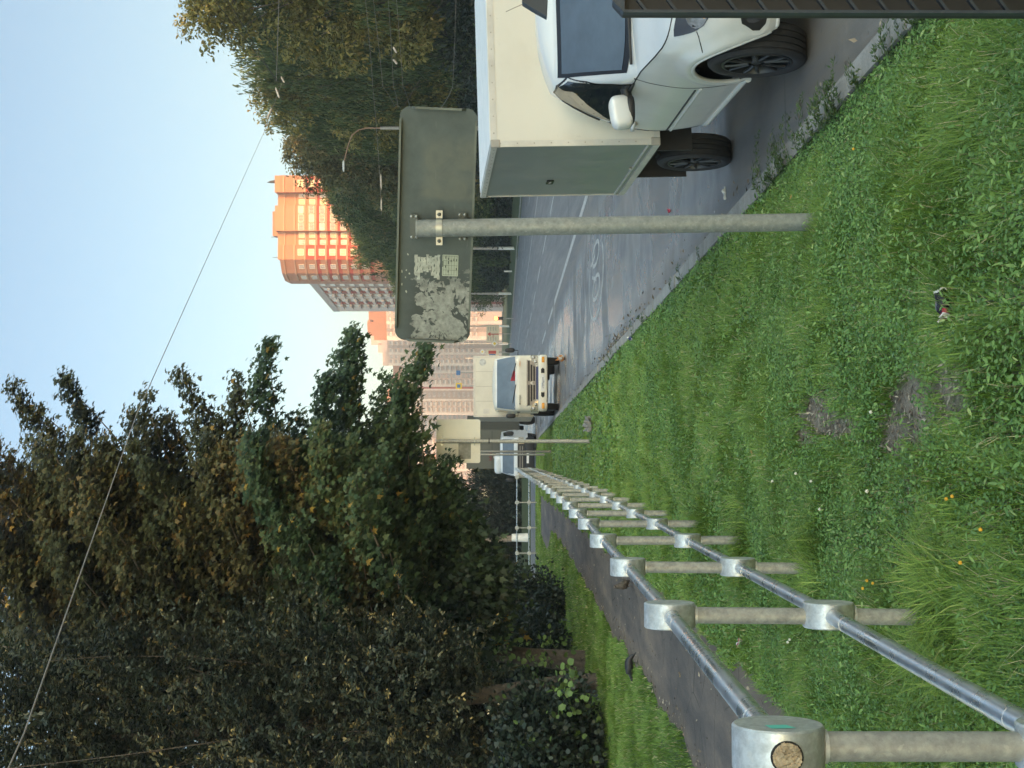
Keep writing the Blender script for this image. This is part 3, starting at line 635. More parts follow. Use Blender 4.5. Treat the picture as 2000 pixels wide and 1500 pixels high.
lb = MB(); lb.prism(rrect(.115, .085, .004, 2), lambda a, b_, t: Vector((a-.215+.01, t, b_-.085)), -.0022, -.0008); lb.cur = 1
for k in range(6): lb.box((-.205, -.0026, -.085-.036+k*.0145), (.107, .0006, .0011))
for k in range(5): lb.box((-.205-.05+k*.025, -.0027, -.085), (.0011, .0006, .078))
for k in range(14): lb.box((-.25+rr.random()*.09, -.0028, -.118+.0145*rr.randrange(6)), (.012, .0006, .004))
lb.build('paper_label', [M['label'], M['ink']], panel)
for zc, wd in ((topz+.02, .13), (topz-.235, .15)):
    br = MB(); br.prism(rrect(wd, .045, .006, 3), lambda a, b_, t: Vector((a-.026, t+pr+.012, b_+zc)), .0, .01); bo = br.build('bracket', M['signrim'], sg, smooth=30); bo.rotation_euler = (0, 0, R(-14)); 
    for a in (-wd*.42, wd*.42):
        for c in (-.013, .013): bb = MB(); bb.blob((a-.026, pr+.010, zc+c), (.0085, .007, .0085), 2, 8); bb.build('bolt', M['steel'], bo, smooth=60)
cl = MB(); zc = topz-.115; cl.tube([(-.0225, 0, zc-.016), (-.0225, 0, zc+.016)], pr+.004, 28)
cl.box((-.0225-.068, .012, zc), (.046, .012, .034)); cl.box((-.0225+.068, .012, zc), (.046, .012, .034))
cl = cl.build('clamp', M['steel'], sg, smooth=40)
for a in (-.07, .07): bb = MB(); bb.blob((-.0225+a, .003, zc), (.010, .007, .010), 2, 8); bb.build('clamp_bolt', M['signrim'], cl, smooth=60)

# cream square sign farther along the verge
b2 = G(638, 1148, .16); b2.z = float(gz(b2.x, b2.y)); M['cream'] = paint('cream sign back', (.72, .69, .60), (.42, .40, .34), .05, .6, .35)
sg2 = empty('road_sign', b2, 0, 'back of square cream road sign on a thin pole near the parked trucks', 'road sign'); D2 = b2.y
z0, z1 = H-(938-VH)/F*D2-b2.z, H-(852-VH)/F*D2-b2.z
q = MB(); q.tube([(0, 0, -.1), (0, 0, z1-.005)], .037, 16); q.build('pole', M['galv_post'], sg2, smooth=50)
q = MB(); q.prism(rrect(.84, z1-z0, .04, 4), lambda a, c, t: Vector((a, t+.05, c+(z0+z1)/2)), 0, .012); pn2 = q.build('panel', M['cream'], sg2, smooth=30, bevel=.003)
q = MB(); q.prism(rrect(.30, .24, .01, 2), lambda a, c, t: Vector((a-.19, t+.05, c+z0+.30)), -.002, -.0006); q.build('old_sticker', simple('grey sticker trace', (.26, .26, .23), .8, 0, .3, 14), pn2)
for zc in (z1-.11, z0+.11):
    q = MB(); q.tube([(0, 0, zc-.012), (0, 0, zc+.012)], .041, 16); q.box((0, .02, zc), (.16, .02, .022)); q.build('clamp', M['steel'], sg2, smooth=40)
q = MB(); zc = z0-.17; q.tube([(0, 0, zc-.012), (0, 0, zc+.012)], .042, 16); q.box((.05, 0, zc), (.03, .02, .02)); q.build('hose_clip', M['black'], sg2, smooth=40)
for k, (u, v) in enumerate(((618, 1079), (612, 1066))):
    b3 = G(u, v, .13); b3.z = float(gz(b3.x, b3.y)); D3 = b3.y
    t_ = empty('sign_post', b3, 0, ('thin grey sign pole behind the cream square sign, nearer of two side by side' if k == 0 else 'thin grey sign pole behind the cream square sign, farther of two side by side'), 'post', 'pair of thin sign poles')
    zt = H-(905-VH)/F*D3-b3.z; q = MB(); q.tube([(0, 0, -.1), (0, 0, zt)], .038, 12); q.build('pole', M['galv_post'], t_, smooth=50)
    q = MB(); q.prism(rrect(.6, .55, .03, 3), lambda a, c, t: Vector((a+.08, t+.05, c+zt-.15)), 0, .01); q.build('panel', M['cream'], t_, smooth=30)

# dark slotted post at the right edge of the view
db = Vector((1.083, 3.92, 0)); db.z = float(gz(db.x, db.y)); DD = 3.92
dp = empty('slotted_post', db, 0, 'dark grey slotted steel post standing in the grass at the right edge', 'post')
M['slate'] = simple('slate grey steel', (.045, .055, .07), .45, .3, .15, 12)
zt = H-(1197-VH)/F*DD-db.z; x0 = (1471-750)/F*DD-db.x
q = MB(); L = .21
q.prism([(x0, -.1), (x0, zt-.028), (x0+.03, zt), (x0+L, zt), (x0+L, -.1)], XZ, .004, .03)
q.build('sleeve', M['black'], dp)
q = MB()
q.prism([(x0, -.1), (x0, zt-.027), (x0+.008, zt-.02), (x0+.008, -.1)], XZ, -.03, .0035)
q.prism([(x0+.06, -.1), (x0+.06, zt-.03), (x0+.075, zt-.03), (x0+.075, -.1)], XZ, -.03, .0035)
q.prism([(x0+.0, zt-.03), (x0+.03, zt+.002), (x0+L, zt+.002), (x0+L, zt-.03)], XZ, -.032, .003)
q.build('side_rail', M['slate'], dp)
for k in range(16):
    zc = zt-.085-.0835*k
    if zc < 0: break
    q = MB(); q.prism([(x0+.009, zc-.012), (x0+.059, zc+.026), (x0+.059, zc+.036), (x0+.009, zc-.002)], XZ, -.012, .0035); q.build('slat', M['slate'], dp)
q = MB(); q.prism([(x0+.055, zt), (x0+.055, 2.05-db.z), (x0+.12, 2.05-db.z), (x0+.12, zt)], XZ, .005, .035); q.build('upright', M['slate'], dp)
q = MB(); pl_ = [(1464, 1068), (1476, 1046), (1492, 1020), (1530, 1018), (1530, 1071)]
q.prism([((u-750)/F*DD-db.x, H-(v-VH)/F*DD-db.z) for u, v in pl_], XZ, -.02, .02); q.build('bracket_plate', M['slate'], dp, bevel=.002)
q = MB(); q.tube([P(1492, 1021, DD)-db, P(1484, 1003, DD)-db, P(1477, 988, DD)-db], .0011, 6); q.build('loose_wire', M['wirelight'], dp)
# ---------------------------------------------------------------- vehicles
def patch(mb, fn, poly, off, rings=4, sub=6):
    """skin a star-shaped outline given in surface parameters onto a surface, lifted by off"""
    n0 = len(poly); pl = []
    for i in range(n0):
        a, c = poly[i], poly[(i+1) % n0]
        for k in range(sub): pl.append((a[0]+(c[0]-a[0])*k/sub, a[1]+(c[1]-a[1])*k/sub))
    cx_ = sum(p[0] for p in poly)/n0; cy_ = sum(p[1] for p in poly)/n0
    def pt(a, c):
        e = 2e-3; p = fn(a, c); du = fn(a+e, c)-fn(a-e, c); dv = fn(a, c+e)-fn(a, c-e); n = du.cross(dv)
        if n.length < 1e-12: n = Vector((0, -1, 0))
        n.normalize()
        if n.dot(p-Vector((0, .9, .7))) < 0: n = -n
        return p+n*off
    rows = [[pt(cx_+(a-cx_)*r/rings, cy_+(c-cy_)*r/rings) for a, c in pl] for r in [.02]+list(range(1, rings+1))]
    mb.grid(rows, True); mb.add(rows[0], [tuple(range(len(pl)))]); return mb
def outl(k, w_, yf, yc, yr, n):
    s = 1 if k >= 0 else -1; k = abs(k)
    if k >= .3: y = yc+(k-.3)/.7*(yr-yc); return s*w_, y
    a = (1-k/.3)*math.pi/2; return s*w_*max(math.cos(a), 0)**(2/n), yc-(yc-yf)*math.sin(a)**(2/n)
def wheel(root, c, r, wd, rim_r, side, name='wheel', spokes=6, label=None, plain=False):
    o = bpy.data.objects.new(name, None); COL.objects.link(o); o.parent = root; o.location = c; o.empty_display_size = .1
    fn = lambda a, b_, z: Vector((z*side, a, b_))
    h = wd/2; t = MB()
    prof = [(rim_r, -h*.8), (rim_r+.012, -h*.92), (r-.045, -h*1.04), (r-.018, -h*.97), (r-.004, -h*.8)]
    for k in range(4):
        z = -h*.8+h*1.6*(k+.5)/4.; prof += [(r, z-h*.17), (r, z+h*.12), (r-.009, z+h*.14), (r-.009, z+h*.2)]
    prof += [(r-.004, h*.82), (r-.018, h*.97), (r-.045, h*1.04), (rim_r+.012, h*.92), (rim_r, h*.8)]
    t.lathe(prof, 56, fn); t.build('tyre', M['rubber'], o, smooth=35)
    m_ = MB(); m_.lathe([(.001, h*.05), (rim_r*.98, h*.05), (rim_r, h*.5)], 40, fn); m_.build('rim_back', M['rimback'], o, smooth=40)
    g = MB(); g.lathe([(rim_r-.001, h*.55), (rim_r+.004, h*.92), (rim_r-.012, h*.95), (rim_r-.02, h*.7), (rim_r-.022, h*.4)], 48, fn)
    if plain:
        g.lathe([(.001, h*.75), (.07, h*.75), (.09, h*.4), (rim_r-.03, h*.3), (rim_r-.02, h*.6)], 32, fn)
    else:
        for k in range(spokes):
            for off_, sp in ((-.10, -.17), (.10, .17)):
                a0 = 2*math.pi*k/spokes; p0 = (a0+off_*1.6, .05, h*.78); p1 = (a0+sp, rim_r*.6, h*.84); p2 = (a0+sp*1.35, rim_r-.014, h*.86)
                g.tube([fn(rr*math.cos(a), rr*math.sin(a), z) for a, rr, z in (p0, p1, p2)], [.013, .011, .0095], 6)
        g.lathe([(.001, h*.86), (.026, h*.86), (.032, h*.78), (.055, h*.72), (.06, h*.5)], 28, fn)
    g.build('rim', M['rim'], o, smooth=40); return o

vx, vy = 2.755, 8.76
van = empty('delivery_van', (vx, vy, 0), math.atan2(.06, 1), 'off-white light van with a tall white box body parked by the kerb, nearest vehicle', 'van')
BX = Matrix.Rotation(R(3), 4, 'X') @ Matrix.Rotation(R(-1.7), 4, 'Y')
TT = [0, .08, .2, .35, .5, .62, .74, .85, .93, 1]
WW = [.775, .80, .815, .828, .832, .828, .815, .80, .785, .765]; YF = [-.76, -.81, -.825, -.83, -.82, -.80, -.77, -.735, -.69, -.62]
def sm(t, A):
    return float(np.interp(t, TT, A))
ZT = ([-.9, -.5, .2, .5, 1.72], [.835, .905, .985, .99, 1.005]); ZB = ([-.9, -.5, -.3, .3, 1.75], [.33, .30, .28, .275, .30])
AC = (-.14, .315, .40)
def body(k, t):
    for _ in range(2):
        w_ = sm(t, WW)*.5+sm(max(t-.04, 0), WW)*.25+sm(min(t+.04, 1), WW)*.25; x, y = outl(k, w_, sm(t, YF), -.12, 1.72, 3.2)
    zt, zb = float(np.interp(y, *ZT)), float(np.interp(y, *ZB)); z = zb+t*(zt-zb)
    if y > 1.45: x *= 1-.09*((y-1.45)/.27)**2
    d = math.hypot(y-AC[0], z-AC[1])
    if abs(x) > .6: x += math.copysign(.022*math.exp(-((d-AC[2]-.03)/.05)**2), x)
    return Vector((x, y, z))
def bodyz(k, z):
    p = body(k, .5); zt, zb = float(np.interp(p.y, *ZT)), float(np.interp(p.y, *ZB)); return body(k, (z-zb)/(zt-zb))
def ky(y): return .3+.7*(y+.12)/(1.72+.12)
ks = [ky(y) for y in list(np.linspace(1.72, 1.55, 5)[:-1])+list(np.linspace(1.55, .37, 36)[:-1])+list(np.linspace(.37, -.12, 20))]+[.3*(1-i/34) for i in range(1, 35)]
ks = ks+[-k for k in ks[-2::-1]]
ts = np.linspace(0, 1, 30)
pts = [[body(k, t) for t in ts] for k in ks]
shellb, doorL, doorR = MB(), MB(), MB(); nT = len(ts)
inside = lambda p: abs(p.x) > .45 and math.hypot(p.y-AC[0], p.z-AC[1]) < AC[2]
faces_ = []
for i in range(len(ks)-1):
    for j in range(nT-1):
        q = ((i, j), (i+1, j), (i+1, j+1), (i, j+1))
        if all(inside(pts[a][c]) for a, c in q): continue
        faces_.append(q)
mv_ = {c for q in faces_ for c in q if inside(pts[c[0]][c[1]])}
for a, c in mv_:                                   # vertices inside the arch slide out onto its rim
    p = pts[a][c]; d = math.hypot(p.y-AC[0], p.z-AC[1]); p.y, p.z = AC[0]+(p.y-AC[0])*AC[2]/d, AC[1]+(p.z-AC[1])*AC[2]/d
for q in faces_:
    vv_ = [pts[a][c] for a, c in q]; c = sum(vv_, Vector())/4; j = q[0][1]
    tgt = shellb
    if .37 < c.y < 1.55 and j >= 2: tgt = doorL if c.x < 0 else doorR
    tgt.add(vv_, [(0, 1, 2, 3)])
# hood, closed across between the two rims
rim = [body(k, 1) for k in ks if k > 0 and body(k, 1).y < .75]
hood = MB(); rows = []
for p in rim:
    rows.append([Vector((p.x*(1-2*f_), p.y, p.z+.045*(1-(2*f_-1)**2)**.6*min(1, abs(p.x)/.5))) for f_ in np.linspace(0, 1, 25)])
hood.grid(rows)
bodyo = shellb.xf(BX).build('body', M['vanpaint'], van, smooth=40, weld=True)
hoodo = hood.xf(BX).build('bonnet', M['vanpaint'], van, smooth=40, weld=True)
dl = doorL.xf(BX).build('door', M['vanpaint'], van, smooth=40, weld=True); dr = doorR.xf(BX).build('door', M['vanpaint'], van, smooth=40, weld=True)
# cabin
def cabw(t): return float(np.interp(t, [0, .15, .5, .85, 1], [.768, .752, .70, .638, .602]))
def cabin(k, t):
    z = .99+.445*t; yf = .165+.90*t-.03*math.sin(math.pi*t); yc = yf+.29-.10*t; yr = float(np.interp(t, [0, .5, 1], [1.70, 1.66, 1.50]))
    x, y = outl(k, cabw(t), yf, yc, yr, 4.0)
    if y > yr-.22: x *= 1-.10*((y-yr+.22)/.22)**2
    return Vector((x, y, z))
def cabside(s):
    def fn(y, z):
        t = (z-.99)/.445; yf = .165+.90*t-.03*math.sin(math.pi*t); yc = yf+.29-.10*t; x = cabw(t)
        if y < yc: x *= max(1-((yc-y)/(yc-yf))**4, .05)**.25
        return Vector((s*x, y, z))
    return fn
ck = [1-.7*i/26 for i in range(27)]+[.3*(1-i/24) for i in range(1, 25)]; ck = ck+[-k for k in ck[-2::-1]]
cabm = MB(); cabm.grid([[cabin(k, t) for t in np.linspace(-.06, 1, 20)] for k in ck])
def roofz(s): return 1.435+.105*(1-s**2.6)
rr_ = [cabin(k, 1) for k in ck]; ctr = Vector((0, 1.28, 0))
cabm.grid([[Vector((ctr.x+(p.x-ctr.x)*s, ctr.y+(p.y-ctr.y)*s, roofz(s))) for s in (1, .985, .95, .88, .75, .55, .3, .02)] for p in rr_])
rear = [cabin(1, t) for t in np.linspace(0, 1, 8)]
cabm.grid([[Vector((p.x*f_, p.y, p.z)) for f_ in np.linspace(-1, 1, 5)] for p in rear])
cabo = cabm.xf(BX).build('cab_roof', M['vanpaint'], van, smooth=42, weld=True)
def wsp(k0, k1, t0, t1, dip=0): return [(k0, t0+dip), (k0*.5, t0+dip*.35), (0, t0), (-k0*.5, t0+dip*.35), (-k0, t0+dip), (-(k0+k1)/2, (t0+t1)/2), (-k1, t1), (-k1*.5, t1), (0, t1), (k1*.5, t1), (k1, t1), ((k0+k1)/2, (t0+t1)/2)]
q = patch(MB(), cabin, wsp(.225, .188, .07, .955, .05), .003, 10).xf(BX).build('windscreen_frame', M['blackgloss'], van, smooth=60)
q = patch(MB(), cabin, wsp(.203, .168, .13, .90, .05), .0055, 10).xf(BX).build('windscreen', M['wglass'], van, smooth=60)
wpoly = [(.50, 1.0), (.62, 1.12), (.78, 1.25), (.96, 1.355), (1.12, 1.41), (1.25, 1.418), (1.33, 1.36), (1.38, 1.27), (1.42, 1.16), (1.45, 1.0), (1.1, 1.0), (.8, 1.0)]
for s, d_ in ((-1, dl), (1, dr)):
    patch(MB(), cabside(s), [(1.0+(y-1.0)*1.05, 1.2+(z-1.2)*1.06) for y, z in wpoly], .003, 6).xf(BX).build('window_seal', M['blackgloss'], d_, smooth=60)
    patch(MB(), cabside(s), wpoly, .006, 6).xf(BX).build('window', M['glass'], d_, smooth=60)
    bt = MB(); bt.tube([cabside(s)(y, 1.0)+Vector((s*.006, 0, z)) for y, z in ((.46, -.012), (.8, -.008), (1.15, 0), (1.48, .003))], [.008, .02, .02, .012], 8)
    bt.xf(BX).build('belt_trim', M['black'], d_, smooth=60)
    vb = MB(); vb.tube([cabside(s)(y, z)+Vector((s*.002, 0, 0)) for y, z in ((1.34, 1.36), (1.41, 1.27), (1.47, 1.165), (1.505, 1.08))], .0085, 6); vb.xf(BX).build('pillar_vent', M['black'], van, smooth=60)
    # handle, fuel flap, moulding, sill
    kk = lambda y: s*ky(y)
    hb = MB(); c = bodyz(kk(1.38), .86); hb.tube([c+Vector((s*.004, -.075, .004)), c+Vector((s*.032, -.055, .006)), c+Vector((s*.036, .045, 0)), c+Vector((s*.006, .075, -.004))], [.012, .015, .015, .012], 10); hb.xf(BX).build('handle', M['vanpaint'], d_, smooth=60)
    hb = MB(); patch(hb, bodyz, [(kk(1.38+.055*math.cos(a)), .857+.034*math.sin(a)) for a in np.linspace(0, 6.28, 13)[:-1]], .002, 2, 2); hb.xf(BX).build('handle_recess', M['bracketgrey'], d_, smooth=60)
    ml = MB(); ml.tube([bodyz(kk(y), .600)+Vector((s*.001, 0, 0)) for y in np.linspace(.42, 1.5, 24)], .007, 6); ml.xf(BX).build('groove', M['black'], d_, smooth=60)
    ml = MB(); ml.tube([bodyz(kk(y), .568)+Vector((s*.002, 0, 0)) for y in np.linspace(.40, 1.52, 24)], .010, 6); ml.xf(BX).build('moulding', M['vanpaint'], d_, smooth=60)
    sl_ = MB(); sl_.tube([body(kk(y), .03)+Vector((-s*.004, 0, -.01)) for y in np.linspace(.28, 1.6, 24)], .022, 8); sl_.xf(BX).build('sill', M['vanpaint'], van, smooth=60)
    for yy_, z0_ in ((.37, .34), (1.55, .36)):
        sb = MB(); sb.tube([bodyz(kk(yy_), z)-Vector((s*.0015, 0, 0)) for z in np.linspace(z0_, 1.0, 18)], .0042, 6); sb.xf(BX).build('door_gap', M['under'], van, smooth=60)
    if s < 0:
        fb = MB(); patch(fb, bodyz, [(kk(1.60+.06*math.cos(a)), .775+.062*math.sin(a)) for a in np.linspace(0, 6.28, 17)[:-1]], .003, 2, 1); fl_ = fb.xf(BX).build('fuel_flap', M['vanpaint'], van, smooth=60)
        fb = MB(); fb.tube([bodyz(kk(1.60+.062*math.cos(a)), .775+.064*math.sin(a))-Vector((.001, 0, 0)) for a in np.linspace(0, 6.28, 25)], .003, 5, False); fb.xf(BX).build('flap_gap', M['under'], van)
    # fender line, bonnet gap, headlamp, bumper
    gb = MB(); gb.tube([body(s*k, 1)+Vector((0, 0, -.002)) for k in [ky(.55), ky(.4), ky(.2), ky(.05), .3, .27, .25, .235, .22, .2, .17, .13, .08, .03, 0]], .0045, 6); gb.xf(BX).build('bonnet_gap', M['under'], van, smooth=60)
    gb = MB(); gb.tube([bodyz(s*k, z)-Vector((s*.001, 0, 0)) for k, z in ((.202, .765), (.216, .75), (.256, .71), (.292, .67))], .0035, 6); gb.xf(BX).build('bumper_gap', M['under'], van, smooth=60)
    hp = [(.222, .872), (.214, .83), (.205, .79), (.198, .765), (.184, .732), (.156, .702), (.11, .70), (.08, .73), (.08, .79), (.10, .83), (.15, .856), (.2, .872)]
    hl = MB(); patch(hl, lambda k, z: bodyz(s*k, z), hp, .006, 5, 3); hlo = hl.xf(BX).build('headlight', M['lampdark'], van, smooth=60)
    li = MB(); patch(li, lambda k, z: bodyz(s*k, z), [(.158+.034*math.cos(a), .772+.052*math.sin(a)) for a in np.linspace(0, 6.28, 17)[:-1]], .010, 3, 1); li.xf(BX).build('reflector', M['lamp'], hlo, smooth=60)
    li = MB(); patch(li, lambda k, z: bodyz(s*k, z), [(.155+.012*math.cos(a), .735+.014*math.sin(a)) for a in np.linspace(0, 6.28, 13)[:-1]], .0105, 2, 1); li.xf(BX).build('indicator', M['amber'], hlo, smooth=60)
    fp = [(.156, .55), (.18, .53), (.196, .46), (.196, .42), (.184, .39), (.164, .385), (.10, .39), (.10, .55)]
    fo = MB(); patch(fo, lambda k, z: bodyz(s*k, z), [(.15+(k-.15)*1.2, .465+(z-.465)*1.28) for k, z in fp], .007, 4, 3); fbz = fo.xf(BX).build('fog_bezel', M['vanpaint'], van, smooth=60)
    fo = MB(); patch(fo, lambda k, z: bodyz(s*k, z), fp, .009, 4, 3); fo = fo.xf(BX).build('fog_recess', M['black'], fbz, smooth=60)
    fo = MB(); patch(fo, lambda k, z: bodyz(s*k, z), [(.16+.02*math.cos(a), .465+.05*math.sin(a)) for a in np.linspace(0, 6.28, 17)[:-1]], .012, 2, 1)
    fo.xf(BX).build('fog_lamp', M['lampdark'], fbz, smooth=60)
    ar_ = MB(); ap = []
    for th in np.linspace(4, 175, 44):
        yy_, zz_ = AC[0]-AC[2]*math.cos(R(th)), AC[1]+AC[2]*math.sin(R(th)); lo_, hi_ = .02, .98
        for _ in range(24):
            md = (lo_+hi_)/2
            if bodyz(md, zz_).y < yy_: lo_ = md
            else: hi_ = md
        p = bodyz(lo_, zz_); ap.append(Vector((s*(abs(p.x)-.008), p.y, p.z)))
    ar_.tube(ap, .015, 8); ar_.xf(BX).build('arch_trim', M['vanpaint'], van, smooth=60)
    # mirror
    mc = cabside(s)(.63, 1.09)+Vector((s*.17, .02, -.04)); mr = MB(); mr.blob(mc, (.112, .062, .074), 3.6, 18, Matrix.Rotation(R(-8*s), 3, 'Z') @ Matrix.Rotation(R(6*s), 3, 'Y')); mro = mr.xf(BX).build('wing_mirror', M['vanpaint'], d_, smooth=60)
    mb_ = MB(); mb_.blob(mc+Vector((-s*.012, .0, -.060)), (.098, .062, .030), 3.2, 10); mb_.tube([mc+Vector((-s*.03, 0, -.06)), cabside(s)(.64, 1.05)+Vector((-s*.01, 0, -.03))], [.03, .035], 10)
    mb_.xf(BX).build('mirror_foot', M['black'], mro, smooth=60)
# grille and plate
q = MB(); q.tube([body(k, .0)+Vector((0, .006, .004)) for k in np.linspace(.19, -.19, 60)], .016, 8); q.xf(BX).build('bumper_lip', M['vanpaint'], van, smooth=60)
q = patch(MB(), bodyz, [(-.062, .62), (0, .61), (.062, .62), (.066, .74), (.06, .775), (0, .785), (-.06, .775), (-.066, .74)], .006, 4, 3).xf(BX).build('grille', M['black'], van, smooth=60)
q = patch(MB(), bodyz, [(-.066, .37), (0, .36), (.066, .37), (.066, .47), (0, .48), (-.066, .47)], .006, 4, 3).xf(BX).build('lower_intake', M['black'], van, smooth=60)
q = MB(); q.box((0, -.845, .54), (.52, .012, .112)); q.xf(BX).build('number_plate', M['white'], van)
# wipers
for x0, x1 in ((-.70, -.06), (-.08, .55)):
    q = MB(); f_ = lambda x, t, o: None
    def wp(x, t, o=.02):
        lo_, hi_ = 0.0, .3
        s = 1 if x >= 0 else -1
        for _ in range(30):
            m_ = (lo_+hi_)/2
            if abs(cabin(m_, t).x) < abs(x): lo_ = m_
            else: hi_ = m_
        p = cabin(s*lo_, t); return p+Vector((0, -o, o*.6))
    q.tube([wp(x0+(x1-x0)*i/10, .065+.03*math.sin(math.pi*i/10)) for i in range(11)], .010, 6)
    q.tube([wp(x0+(x1-x0)*.5, .10, .028), wp(x1-.12, .05, .03), wp(x1-.04, -.03, .03)], [.009, .011, .014], 6)
    q.xf(BX).build('wiper', M['black'], van, smooth=60)
# chassis, wheels
q = MB(); q.box((0, .5, .40), (1.30, 2.3, .26)); q.box((0, 2.75, .46), (.9, 2.2, .16)); q.box((0, -.14, .55), (1.45, .85, .5)); q.box((0, 2.62, .44), (1.55, .1, .1))
q.xf(BX).build('chassis', M['under'], van)
for s in (-1, 1): q = MB(); q.box((s*.70, 2.12, .55), (.28, .03, .5)); q.box((s*.70, 3.06, .42), (.30, .02, .50)); q.box((s*.70, 2.55, .60), (.30, .92, .05)); q.xf(BX).build('mudguard', M['black'], van)
for s in (-1, 1):
    wheel(van, (s*.745, -.14, .297), .297, .19, .208, s); wheel(van, (s*.745, 2.64, .297), .297, .19, .208, s)
# the box
bx0, y0, y1, z0, z1 = .865, 1.79, 3.71, .60, 1.85
q = MB(); q.box((0, (y0+y1)/2, (z0+z1)/2), (2*bx0-.012, y1-y0-.012, z1-z0-.012)); 
boxo = q.xf(BX).build('box_body', M['boxshade'], van)
q = MB(); q.box((0, y0+.002, (z0+z1)/2), (2*bx0-.06, .012, z1-z0-.06)); q.xf(BX).build('front_panel', M['boxlit'], boxo)
q = MB(); q.box((0, (y0+y1)/2, z1-.001), (2*bx0-.06, y1-y0-.06, .012)); q.xf(BX).build('roof_panel', M['white'], boxo)
q = MB(); th_ = .045
for s in (-1, 1):
    for y in (y0, y1): q.box((s*(bx0-th_/2+.003), y, (z0+z1)/2), (th_, .014, z1-z0))
    for z in (z0+th_/2, z1-th_/2): q.box((s*bx0, (y0+y1)/2, z), (.014, y1-y0-.002, th_))
    q.box((s*bx0, (y0+y1)/2, z0+.085), (.016, y1-y0-.05, .008))
for y in (y0, y1):
    for z in (z0+th_/2, z1-th_/2): q.box((0, y, z), (2*bx0-2*th_, .014, th_))
trim = q.xf(BX).build('edge_trim', M['alu'], boxo)
q = MB()
for s in (-1, 1):
    for z in (z0, z1):
        for y in (y0, y1): q.box((s*(bx0-.022), y+(.002 if y > y0 else -.002), z+(.033 if z < 1 else -.033)), (.060, .022, .072))
q.xf(BX).build('corner_cap', M['bracketgrey'], boxo, bevel=.008)
q = MB()
for k in range(9):
    z = z0+.18+k*.125
    for s in (-1, 1): q.blob((s*(bx0-.022), y0-.008, z), (.005, .003, .005), 2, 6)
for k in range(14): q.blob((-bx0+.1+k*.125, y0-.008, z1-.024), (.005, .003, .005), 2, 6)
for k in range(16): q.blob((-bx0-.008, y0+.08+k*.118, z1-.026), (.003, .005, .005), 2, 6)
q.xf(BX).build('rivets', M['bracketgrey'], boxo)
q = MB(); q.prism(rrect(.13, .058, .012, 3), lambda a, b_, t: Vector((-bx0+.004+t, a+3.12, b_+1.30)), 0, -.010); vb = q.xf(BX).build('side_badge', M['blackgloss'], boxo)
q = MB(); q.add([(-bx0-.0075, 3.12+a, 1.30+c) for a, c in ((-.045, -.004), (-.01, .012), (.012, .006), (.035, .016), (.02, -.004), (-.004, -.014))], [(0, 1, 2, 3, 4, 5)]); q.xf(BX).build('emblem', M['alu'], vb)
q = MB(); q.blob((-bx0-.004, 2.62, .70), (.01, .014, .014), 2, 8); q.xf(BX).build('drain_plug', M['bracketgrey'], boxo, smooth=50)
q = MB(); q.box((0, y1+.03, z0+.35), (1.6, .03, .5)); q.xf(BX).build('tailgate_bar', M['bracketgrey'], boxo)
q = MB(); q.box((-bx0+.02, y1+.012, z0+.5), (.03, .02, .12)); q.xf(BX).build('latch', M['bracketgrey'], boxo)
# ---------------------------------------------------------------- lettering
def text(s, size, name, mat, parent, Mloc, depth=.004):
    cu = bpy.data.curves.new('t', 'FONT'); cu.body = s; cu.size = size; cu.extrude = depth; cu.align_x = 'CENTER'; cu.align_y = 'CENTER'
    o = bpy.data.objects.new('t', cu); COL.objects.link(o); dg = bpy.context.evaluated_depsgraph_get()
    me = bpy.data.meshes.new_from_object(o.evaluated_get(dg)); bpy.data.objects.remove(o); bpy.data.curves.remove(cu)
    me.materials.clear(); t = link(name, me, mat, parent); t.matrix_local = Mloc; return t
UP = Matrix.Rotation(R(90), 4, 'X')                       # text plane facing -Y

M['creamcab'] = paint('cream truck cab', (.72, .69, .60), (.40, .35, .27), .4, .4, .3)
M['whitecab'] = paint('white truck cab', (.60, .64, .68), (.45, .43, .40), .5, .35, .2)
M['greybox'] = paint('grey-green box wall', (.30, .33, .33), (.2, .19, .17), .1, .5, .3)
M['olive'] = paint('dark olive box', (.085, .088, .072), (.16, .15, .12), .1, .55, .4)
M['blueband'] = simple('dark blue band', (.03, .045, .13), .4, 0, .15)
M['grillegrey'] = simple('grey-brown grille', (.30, .26, .22), .5, .1, .2, 14)
M['chrome'] = simple('lamp glass', (.72, .68, .58), .12, .55, .35, 30, coat=1)
M['redcloth'] = simple('red cloth', (.28, .02, .035), .9, 0, .25, 12)
M['dash'] = simple('pale papers', (.5, .5, .48), .9, 0, .3, 9)
M['orange'] = simple('orange print', (.55, .22, .05), .7)

def truck_shell(W, zb, zt, front, rake, n=7, depth=1.55):
    def fn(k, t):
        yf = front+rake*max(0, (t-.46)/.54)**1.15; w_ = W/2*(1-.10*max(0, (t-.5)/.5)**1.4)
        x, y = outl(k, w_, yf, yf+.38, depth, n); z = zb+t*(zt-zb); return Vector((x, y, z))
    return fn
def build_cab(root, fn, mat, name='cab'):
    ks_ = [1, .8, .6, .4]+[.3*(1-i/22) for i in range(0, 23)]; ks_ = ks_+[-k for k in ks_[-2::-1]]
    q = MB(); q.grid([[fn(k, t) for t in np.linspace(0, 1, 26)] for k in ks_])
    top = [fn(k, 1) for k in ks_]; c = Vector((0, sum(p.y for p in top)/len(top)+.25, top[0].z))
    q.grid([[Vector((c.x+(p.x-c.x)*s, c.y+(p.y-c.y)*s, p.z+.09*(1-s**3))) for s in (1, .97, .9, .7, .4, .02)] for p in top])
    rr = [fn(1, t) for t in np.linspace(0, 1, 6)]; q.grid([[Vector((p.x*f_, p.y, p.z)) for f_ in (-1, 0, 1)] for p in rr])
    return q.build(name, mat, root, smooth=40, weld=True)

